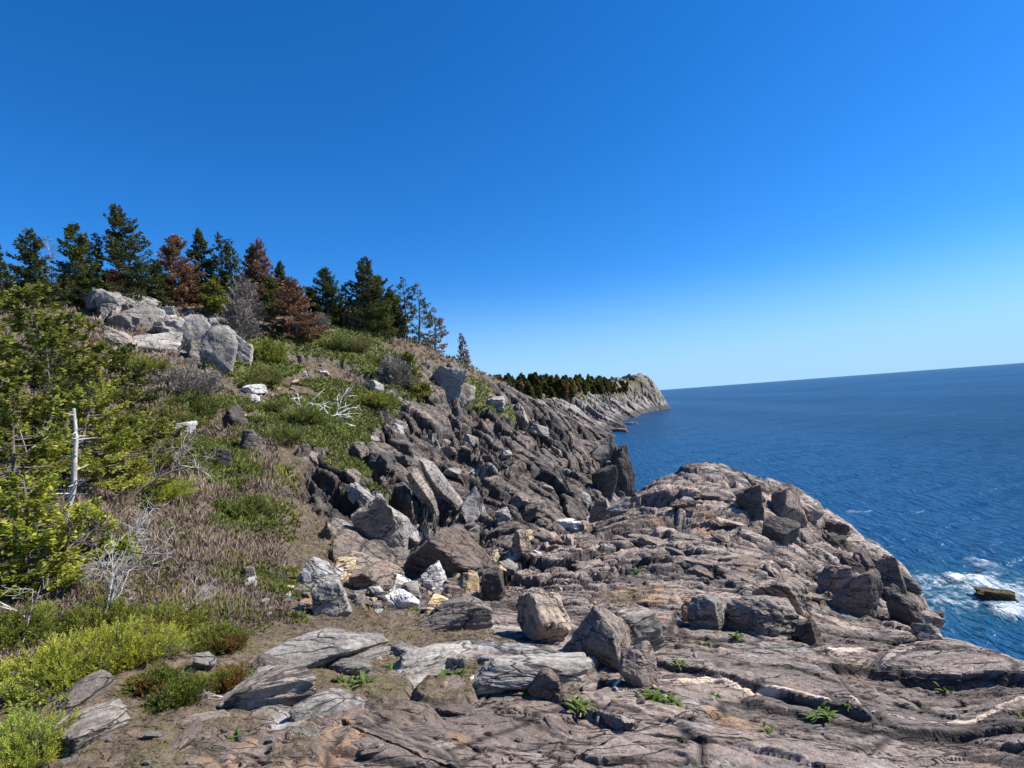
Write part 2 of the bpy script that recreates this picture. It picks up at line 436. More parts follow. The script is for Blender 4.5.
# quartz veins on the near ledge: bands about real polylines
def vein(pts, wd):
    m = np.zeros(X.shape); Q = [P(*p) for p in pts]
    jx = X + .05 * fbm(X * 3, Y * 3, Z, 4, .6, 21); jy = Y + .05 * fbm(X * 3, Y * 3, Z, 4, .6, 25)
    for p, q in zip(Q[:-1], Q[1:]):
        d = (q - p)[:2]; L = d @ d
        t = np.clip(((jx - p[0]) * d[0] + (jy - p[1]) * d[1]) / L, 0, 1)
        dist = np.hypot(jx - p[0] - t * d[0], jy - p[1] - t * d[1])
        m = np.maximum(m, sstep(wd * 1.35, wd * .9, dist + wd * .5 * fbm(X * 9, Y * 9, Z, 3, .6, 31)))
    return m
vn = vein([(680,678,4.55),(712,671,4.65),(745,677,4.55),(790,676,4.55),(822,680,4.5)], .022)
vn = np.maximum(vn, vein([(852,686,4.65),(876,681,4.75),(905,685,4.7)], .03))
vn = np.maximum(vn, vein([(955,682,5.0),(985,675,5.2),(1022,672,5.4)], .03))
vn = np.maximum(vn, vein([(925,688,4.85),(955,682,5.0)], .014))
vn = np.maximum(vn, vein([(835,650,6.3),(868,644,6.5)], .06) )
vn = np.maximum(vn, vein([(885,648,6.4),(915,645,6.6)], .02) )
vn = vn * sstep(-.48, -.3, fbm(X * 5, Y * 5, Z * 5, 4, .6, 61))
rust = blobs(X, Y, Z, [(310,497,16,.45),(300,525,13,.45),(302,540,12,.45),(625,655,4.9,.18),(850,655,6,.3,.7),(548,525,17,.35),(560,600,7.8,.6,.6),(640,600,8,.9,.6),(700,620,6.8,.7,.6),(450,745,3.1,.35,.6),(290,735,3.2,.5,.7),(350,680,4,.3,.6),(230,740,3.1,.4,.7),(600,680,4.2,.3,.6),(760,720,3.8,.4,.6),(820,640,7,.4,.6),(940,740,4.2,.5,.5),(690,520,15,1.2,.6),(640,560,11,1.,.5)])
rust = sstep(.45, .75, rust + .7 * fbm(X * 1.7, Y * 1.7, Z * 1.7, 5, .6, 14.0))
wet = sstep(4.6, 1.6, Z2 + fbm(X * .5, Y * .5, Z * .5, 3) * 1.1)
dz2 = vn * .012
MA = np.stack([pale, soil, veg, vn], -1).reshape(-1, 4)
MB = np.stack([rust, wet, np.clip(tone * .5 + .5, 0, 1), crk * (1 - np.clip(veg + soil, 0, 1))], -1).reshape(-1, 4)

# --- ground material
gm_, nt_, pb = newmat('ledge_rock')
g = G(nt_)
pos = g.n('ShaderNodeNewGeometry').outputs['Position']
ma = g.attr('ma'); mb = g.attr('mb'); near = g.attr('near').outputs['Fac']
sa = g.n('ShaderNodeSeparateColor'); g.put(sa.inputs[0], ma.outputs['Color'])
sb_ = g.n('ShaderNodeSeparateColor'); g.put(sb_.inputs[0], mb.outputs['Color'])
# Alpha channels: vein and crack
A = g.mix(near, (.125, .108, .092), (.27, .205, .168))
B = g.mix(near, (.19, .145, .115), (.185, .155, .135))
Cc = g.mix(near, (.05, .045, .04), (.31, .275, .235))
c, h = rock_graph(g, pos, A, B, Cc, sb_.outputs[2], near)
cg, _ = rock_graph(g, pos, (.30, .29, .27), (.46, .44, .41), (.17, .165, .155), None, near)
c = g.mix(sa.outputs[0], c, cg)
rn = g.noise(pos, 6, 6, .7)
c = g.mix(g.math('MULTIPLY', sb_.outputs[0], g.ramp(rn, .42, .62)), c, (.42, .245, .13))
c = g.mix(g.math('MULTIPLY', mb.outputs['Alpha'], .85), c, (.035, .03, .028))
veinc = g.mix(g.noise(pos, 25, 4, .6), (.74, .50, .35), (.74, .64, .52))
c = g.mix(ma.outputs['Alpha'], c, veinc)
sn = g.noise(pos, 14, 7, .75); sn2 = g.noise(pos, 2.2, 5, .65)
soilc = g.mix(g.ramp(sn, .38, .62), (.075, .054, .038), (.21, .155, .108))
soilc = g.mix(g.ramp(sn2, .48, .62, 0, .6), soilc, (.14, .12, .05))
c = g.mix(sa.outputs[1], c, soilc)
gn = g.noise(pos, 3.1, 7, .7)
greenc = g.mix(g.ramp(gn, .38, .62), (.05, .062, .018), (.13, .135, .04))
greenc = g.mix(g.ramp(g.noise(pos, 11, 6, .75), .5, .68), greenc, (.18, .145, .08))
c = g.mix(sa.outputs[2], c, greenc)
c = g.mix(g.math('MULTIPLY', sb_.outputs[1], .82), c, (.028, .026, .022))
g.put(pb.inputs['Base Color'], c)
pb.inputs['Roughness'].default_value = .82
pb.inputs['Specular IOR Level'].default_value = .25
bp = g.n('ShaderNodeBump'); bp.inputs['Strength'].default_value = .9
g.put(bp.inputs['Height'], h)
g.put(bp.inputs['Distance'], g.math('MULTIPLY_ADD', near, -.06, .16))
g.put(pb.inputs['Normal'], bp.outputs[0])
MAT_GROUND = gm_

nr, ncl = X.shape
I = np.arange(nr * ncl).reshape(nr, ncl)
quads = np.stack([I[:-1, :-1], I[:-1, 1:], I[1:, 1:], I[1:, :-1]], -1).reshape(-1, 4)
hq = (hm[:-1, :-1] > .5).ravel()
V = np.stack([X2, Y2, Z2 + dz2], -1).reshape(-1, 3)
nearv = ((1 - hm) * np.ones(X.shape)).ravel()
def submesh(name, sel, sm=False):
    q = quads[sel]
    used = np.unique(q)
    mp = np.full(len(V), -1, np.int32); mp[used] = np.arange(len(used))
    return mesh_obj(name, V[used], mp[q], MAT_GROUND, smooth=sm,
                    attrs={'ma': MA[used], 'mb': MB[used], 'near': nearv[used]})
keep = (Z2[:-1, :-1] > -4).ravel()
hill = tag(submesh('hillside', hq & keep), kind='structure')
ledge = tag(submesh('rock_ledge', ~hq & keep, False), kind='structure')

# ---------------------------------------------------------------- far headland
hp = []
def hc(px, *pts):
    for t in pts: hp.append(H(px, t[1], t[2]) if t[0] == 'H' else P(px, t[0], t[1]))
hc(400, ('H', 110, 8), ('H', 180, 22), ('H', 300, 30), ('H', 480, 30))
hc(490, ('H', 105, -3), ('H', 130, 10), (388, 190), ('H', 300, 24), ('H', 480, 26))
hc(530, ('H', 110, -6), ('H', 130, 2), (400, 170), (387, 235), ('H', 320, 24), ('H', 500, 22))
hc(570, ('H', 120, -7), (440, 158), (415, 190), (400, 235), (388, 290), ('H', 350, 22), ('H', 520, 10))
hc(600, ('H', 130, -8), (431, 192), (418, 225), (403, 290), (386, 345), ('H', 400, 22), ('H', 520, 0))
hc(618, ('H', 150, -8), (424, 228), (412, 290), (398, 345), (381, 380), ('H', 430, 18), ('H', 500, 0))
hc(640, ('H', 170, -8), ('H', 280, -6), (412, 352), (401, 380), (379, 410), ('H', 450, 20), ('H', 490, -4))
hc(655, ('H', 250, -8), (409, 385), (398, 408), (384, 425), ('H', 450, 12), ('H', 480, -6))
hc(668, ('H', 300, -8), ('H', 400, -6), (405.5, 432), ('H', 455, -4), ('H', 520, -10))
hc(685, ('H', 300, -10), ('H', 430, -8), ('H', 520, -12)); hc(720, ('H', 200, -10), ('H', 400, -10), ('H', 560, -12))
hbase = TPS(np.array(hp), lam=1e-4)
th2 = np.arange(rad(-16), rad(19), .0011); lr2 = np.arange(math.log(104), math.log(560), .0024)
TH2, LR2 = np.meshgrid(th2, lr2); hx = np.exp(LR2) * np.sin(TH2); hy = np.exp(LR2) * np.cos(TH2)
hz = hbase(hx, hy)
ha, hb = gnear(hx, hy, hz)
wx = fbm(hx * .06, hy * .06, hz * .06, 5, .55, 2) * 15
dzh = 0; toneh = 0
for su, sv, A_, off in ((30, 20, 6.0, 5), (12, 8, 3.6, 9), (4.5, 3.2, 1.5, 14)):
    f1, f2, i0, i1, i2, du, dv = worley((ha + wx) / su + off, (hb - wx) / sv + off)
    dzh = dzh + A_ * ((i0 - .5) + (i1 - .5) * du + (i2 - .5) * dv - .4 * (1 - sstep(0, .12, f2 - f1)))
    toneh = toneh + (i0 + i2 - 1) * .5
    hcr = np.maximum(hcr, 1 - sstep(.02, .12, f2 - f1)) if su < 20 else hz * 0
hveg = sstep(-6, 10, hz - 15 + fbm(hx * .03, hy * .03, hz * .03, 4, .5, 7) * 14) * sstep(395, 345, np.exp(LR2))
hveg = np.maximum(hveg, sstep(.5, .8, .6 * fbm(hx * .04, hy * .04, hz * .04, 5, .6, 17) + .5 * sstep(12, 20, hz) ))
dzh = dzh * 1.35; dzh = np.where(dzh > 0, dzh * .6, dzh * 1.25)
dzh = dzh * (1 - .8 * hveg) - 2.2 * np.abs(fbm(hx * .2, hy * .2, hz * .2, 5, .6, 11))
dzh = dzh * (.35 + .65 * sstep(1, 9, hz))
hz2 = hz + dzh * .8
hA = np.stack([sstep(-.25, .35, fbm(hx * .06, hy * .06, hz * .06, 4, .6, 3) + .05) * .5 * (1 - hveg), hveg * 0 , hveg, hz * 0], -1).reshape(-1, 4)
hB = np.stack([hz * 0, sstep(3.8, 1.6, hz2), np.clip(toneh * .5 + .5, 0, 1), hcr * .8 * (1 - hveg)], -1).reshape(-1, 4)
I = np.arange(hx.size).reshape(hx.shape)
q2 = np.stack([I[:-1, :-1], I[:-1, 1:], I[1:, 1:], I[1:, :-1]], -1).reshape(-1, 4)
q2 = q2[(hz2[:-1, :-1] > -3).ravel()]
headland = tag(mesh_obj('headland', np.stack([hx, hy, hz2], -1).reshape(-1, 3), q2, MAT_GROUND,
               attrs={'ma': hA, 'mb': hB, 'near': np.full(hx.size, .1)}), kind='structure')

# ---------------------------------------------------------------- sea
ths = np.arange(rad(-22), rad(72), .0042)
lrs = np.concatenate([np.arange(math.log(9), math.log(160), .0055), np.arange(math.log(160), math.log(1500), .018), np.linspace(math.log(1500), math.log(45000), 30)])
TS, LS = np.meshgrid(ths, lrs); rs = np.exp(LS); sx = rs * np.sin(TS); sy = rs * np.cos(TS)
wv = rad(118)
wa = sx * math.cos(wv) + sy * math.sin(wv); wb = -sx * math.sin(wv) + sy * math.cos(wv)
j1 = fbm(sx * .05, sy * .05, sx * 0, 3) * 4
swell = np.sin((wa + j1) * 2 * math.pi / 17 + 1.3 * fbm(sx * .03, sy * .03, sx * 0, 3, .5, 4)) * .07
chop = (1 - np.abs(fbm(wa * .35, wb * .12, sx * 0, 4, .55, 8)) * 2) * .20 * (1 - sstep(60, 300, rs))
chop2 = fbm(wa * 1.3, wb * .5, sx * 0, 3, .55, 18) * .13 * (1 - sstep(25, 120, rs))
ROCKP = EYE + ray(992, 596) * (-EYE[2] / ray(992, 596)[2])
rkd = np.hypot((sx - ROCKP[0]) / 1.25, sy - ROCKP[1])
bz = base(sx, sy)
bzb = base(sx * 1.035, sy * 1.035)
shore = sstep(-3.6, -.2, bz) * sstep(110, 60, rs)
nf = fbm(sx * .55, sy * .55, sx * 0, 6, .62, 33); nf2 = fbm(sx * 1.6, sy * 1.6, sx * 0, 5, .65, 37)
foam = sstep(.50, 1.1, shore * 1.0 + nf * .9) * shore
P1 = EYE + ray(966, 582) * (-EYE[2] / ray(966, 582)[2]); P2 = EYE + ray(1006, 613) * (-EYE[2] / ray(1006, 613)[2]); P3 = EYE + ray(985, 568) * (-EYE[2] / ray(985, 568)[2])
def fb(p, rr): return sstep(1.2, .25, np.hypot((sx - p[0]), (sy - p[1]) * .75) / rr)
near_f = np.maximum(np.maximum(fb(P1, 1.35), fb(P2, 1.2)), .7 * fb(P3, 1.5))
ring = sstep(8.5, 1.0, rkd)
foam = np.maximum(foam, sstep(.30, 1.15, near_f * 1.0 + nf2 * .7))
foam = np.maximum(foam, .8 * sstep(.55, 1.0, ring * .7 + nf * .5 + (.5 - np.abs(nf2) * 1.6) * .6) * sstep(0, .3, ring))
frl = fbm(wa * .9, wb * .3, sx * 0, 5, .6, 44)
foam = np.maximum(foam, .7 * sstep(.50, .56, frl) * sstep(140, 30, rs) * sstep(0, .3, fbm(sx * .05, sy * .05, sx * 0, 3, .5, 48)))
sz = swell + chop + chop2 + near_f * .30 * (.6 + nf2) + foam * .03
sz = sz * (1 - sstep(900, 1500, rs))
shoal = np.clip(np.maximum(ring * .9, sstep(-6.5, -1.5, bz) * sstep(110, 60, rs) * .8), 0, 1)
I = np.arange(sx.size).reshape(sx.shape)
q3 = np.stack([I[:-1, :-1], I[:-1, 1:], I[1:, 1:], I[1:, :-1]], -1).reshape(-1, 4)
sm, nt_, pb = newmat('sea_water')
g = G(nt_); pos = g.n('ShaderNodeNewGeometry').outputs['Position']
fo = g.attr('foam').outputs['Fac']; shl = g.attr('shoal').outputs['Fac']
big = g.noise(g.mapping(pos, rot=(0, 0, -wv), scale=(.012, .004, 1)), 1, 4, .55)
deep = g.mix(g.ramp(big, .35, .65), (.005, .040, .106), (.010, .062, .15))
deep = g.mix(g.math('MULTIPLY', shl, .75), deep, (.012, .085, .115))
fn = g.noise(pos, 3.5, 8, .8, .6)
fo2 = g.math('MULTIPLY', g.math('POWER', fo, 1.3), g.ramp(fn, .36, .62, .12, 1.0))
fo2 = g.math('MULTIPLY', g.math('MAXIMUM', fo2, g.math('MULTIPLY', g.ramp(fo, .55, 1.0), g.ramp(g.noise(pos, 1.1, 6, .7), .35, .55))), .93)
c = g.mix(fo2, deep, (.78, .82, .84))
g.put(pb.inputs['Base Color'], c)
cd = g.n('ShaderNodeVectorMath', operation='LENGTH')
g.put(pb.inputs['Roughness'], g.math('ADD', g.math('MULTIPLY', fo2, .6), .17))
pb.inputs['IOR'].default_value = 1.33
pb.inputs['Specular IOR Level'].default_value = .0
wm = g.mapping(pos, rot=(0, 0, -wv), scale=(1, .38, 1))
b1 = g.noise(wm, 1.4, 4, .6); b2 = g.noise(wm, .28, 3, .6); b3 = g.noise(wm, 6, 3, .6)
hh = g.math('ADD', g.math('MULTIPLY', b1, .8), g.math('ADD', g.math('MULTIPLY', b2, .75), g.math('MULTIPLY', b3, .14)))
bp = g.n('ShaderNodeBump'); bp.inputs['Strength'].default_value = 1; bp.inputs['Distance'].default_value = .8
g.put(bp.inputs['Height'], hh); g.put(pb.inputs['Normal'], bp.outputs[0])
gl = g.n('ShaderNodeBsdfGlossy'); gl.inputs['Roughness'].default_value = .16; g.put(gl.inputs['Normal'], bp.outputs[0])
fr_ = g.n('ShaderNodeFresnel'); fr_.inputs['IOR'].default_value = 1.33; g.put(fr_.inputs['Normal'], bp.outputs[0])
fk = g.math('MULTIPLY', g.math('MINIMUM', g.math('MULTIPLY', fr_.outputs[0], .75), .30), g.math('SUBTRACT', 1.0, g.math('MULTIPLY', fo2, .8)))
mx = g.n('ShaderNodeMixShader'); g.put(mx.inputs[0], fk); g.put(mx.inputs[1], pb.outputs[0]); g.put(mx.inputs[2], gl.outputs[0])
g.put([n for n in nt_.nodes if n.type == 'OUTPUT_MATERIAL'][0].inputs[0], mx.outputs[0])
sea = tag(mesh_obj('sea', np.stack([sx, sy, sz], -1).reshape(-1, 3), q3, sm, smooth=True,
          attrs={'foam': foam.ravel(), 'shoal': shoal.ravel()}), kind='structure')

# ---------------------------------------------------------------- ray casting onto the finished ground
bpy.context.view_layer.update()
def hit(px, py, far=False):
    d = ray(px, py); best = None
    for o in ([hill, ledge] if not far else [headland]):
        ok, loc, nor, i = o.ray_cast(Vector(EYE), Vector(d))
        if ok and (best is None or (loc - Vector(EYE)).length < best[1]): best = (loc.copy(), (loc - Vector(EYE)).length, nor.copy())
    return best
def down(x, y, far=False):
    best = None
    for o in ([hill, ledge] if not far else [headland]):
        ok, loc, nor, i = o.ray_cast(Vector((x, y, 60)), Vector((0, 0, -1)))
        if ok and (best is None or loc.z > best[0].z): best = (loc.copy(), nor.copy())
    return best
# ---------------------------------------------------------------- loose rocks and boulders
def rockmat(name, A, B, Cc):
    m, nt, pb = newmat(name); g = G(nt)
    tc = g.n('ShaderNodeTexCoord').outputs['Object']
    oi = g.n('ShaderNodeObjectInfo')
    v = g.n('ShaderNodeVectorMath', operation='ADD'); cx = g.n('ShaderNodeCombineXYZ')
    for i in range(3): g.put(cx.inputs[i], g.math('MULTIPLY', oi.outputs['Random'], 37.0 + i * 11))
    g.put(v.inputs[0], tc); g.put(v.inputs[1], cx.outputs[0])
    sc = g.n('ShaderNodeVectorMath', operation='SCALE'); g.put(sc.inputs[0], v.outputs[0]); sc.inputs['Scale'].default_value = 1.0
    t = g.math('MULTIPLY_ADD', oi.outputs['Random'], .45, .3)
    c, h = rock_graph(g, sc.outputs[0], A, B, Cc, t)
    g.put(pb.inputs['Base Color'], c)
    pb.inputs['Roughness'].default_value = .8; pb.inputs['Specular IOR Level'].default_value = .25
    bp = g.n('ShaderNodeBump'); bp.inputs['Strength'].default_value = .9; bp.inputs['Distance'].default_value = .05
    g.put(bp.inputs['Height'], h); g.put(pb.inputs['Normal'], bp.outputs[0])
    return m
RM = {'white': rockmat('white_rock', (.52, .505, .475), (.60, .57, .53), (.30, .285, .26)),
      'pale': rockmat('pale_grey_rock', (.23, .208, .182), (.33, .30, .26), (.12, .11, .10)),
      'grey': rockmat('grey_rock', (.17, .145, .12), (.27, .225, .185), (.08, .07, .06)),
      'brown': rockmat('brown_rock', (.21, .155, .125), (.17, .135, .115), (.085, .07, .06)),
      'tan': rockmat('tan_rock', (.34, .27, .20), (.27, .22, .18), (.13, .11, .095)),
      'cream': rockmat('cream_rock', (.62, .46, .26), (.56, .45, .30), (.34, .23, .14)),
      'pink': rockmat('pink_rock', (.42, .24, .16), (.32, .21, .16), (.18, .14, .12)),
      'dark': rockmat('dark_rock', (.085, .072, .062), (.13, .108, .09), (.04, .036, .034)),
      'weed': rockmat('weedy_rock', (.075, .05, .018), (.045, .035, .02), (.03, .027, .02))}
def ico(n):
    bm = __import__('bmesh').new()
    __import__('bmesh').ops.create_icosphere(bm, subdivisions=n, radius=1)
    v = np.array([p.co[:] for p in bm.verts]); f = np.array([[q.index for q in p.verts] for p in bm.faces]); bm.free()
    return v, f
ICO = {k: ico(k) for k in (3, 4, 5)}
def rock_mesh(name, dims, mat, seed, lod=4, nplanes=13, rough=.5, sharp=34):
    r = np.random.default_rng(seed)
    v, f = ICO[lod]
    n = r.normal(size=(nplanes, 3)); n /= np.linalg.norm(n, axis=1)[:, None]
    n = np.vstack([n, [[0, 0, 1], [0, 0, -1], [1, .15, .1], [-1, .1, .05]]])
    n /= np.linalg.norm(n, axis=1)[:, None]
    d = r.uniform(.58, .98, len(n)); d[-4:] = (.8, .7, .88, .9)
    q = np.clip(v @ n.T, 1e-3, None) / d
    rr = 1 / (np.sum(q ** sharp, axis=1) ** (1 / sharp))
    p = v * rr[:, None]
    s = seed * 3.17 % 50
    nn = fbm(v[:, 0] * 1.7 + s, v[:, 1] * 1.7, v[:, 2] * 1.7, 6, .6, s) * .19
    st = fbm(p[:, 0] * .8 + s, p[:, 1] * .8, p[:, 2] * 6 + p[:, 0] * 1.5, 4, .6, s + 5) * .09
    p = p * (1 + rough * (nn + st) * 1.6)[:, None]
    tp = r.uniform(-.38, .38, 3)
    p[:, 2] *= 1 + tp[0] * p[:, 0]; p[:, 1] *= 1 + tp[1] * p[:, 0]; p[:, 0] += tp[2] * p[:, 2] * .6
    lo = p.min(0); hi = p.max(0)
    p = (p - (lo + hi) / 2) / (hi - lo) * np.array(dims)
    me_o = mesh_obj(name, p, f, mat, smooth=False)
    return me_o

nrock = [0]
def boulder(px, py, wpx, hpx, tone, label, cat='boulder', roll=0.0, yaw=None, depth=.75, sink=.32, lod=5, name=None, group=None, rough=.6, dist=None):
    """a rock whose lowest visible edge is seen at (px,py)"""
    h = hit(px, py - min(2, hpx * .1))
    if h is None: return None
    loc, dd, nor = h
    k = dd / F
    # correct for the off-axis stretch of the wide view
    ca = float(ray(px, py) @ fw)
    k = k * ca
    w_ = wpx * k; hh = hpx * k * 1.06
    nrock[0] += 1
    o = rock_mesh(name or 'boulder', (w_, w_ * depth, hh * (1 + sink)), RM[tone], 100 + nrock[0] * 7, lod, rough=rough)
    az = math.atan2(loc.x, loc.y)
    o.rotation_euler = Matrix.Rotation(-az + (yaw or 0), 3, 'Z').to_4x4().to_3x3().to_euler() if False else (0, 0, 0)
    R = Matrix.Rotation(-az + (yaw if yaw is not None else rad(((nrock[0] * 37) % 50) - 25)), 4, 'Z') @ Matrix.Rotation(rad(roll), 4, 'Y')
    fwd = Vector((math.sin(az), math.cos(az), 0))
    c = loc + fwd * (w_ * depth * .30) + Vector((0, 0, hh * (1 + sink) * .5 - hh * sink))
    o.matrix_world = Matrix.Translation(c) @ R
    tag(o, label, cat, group)
    return o

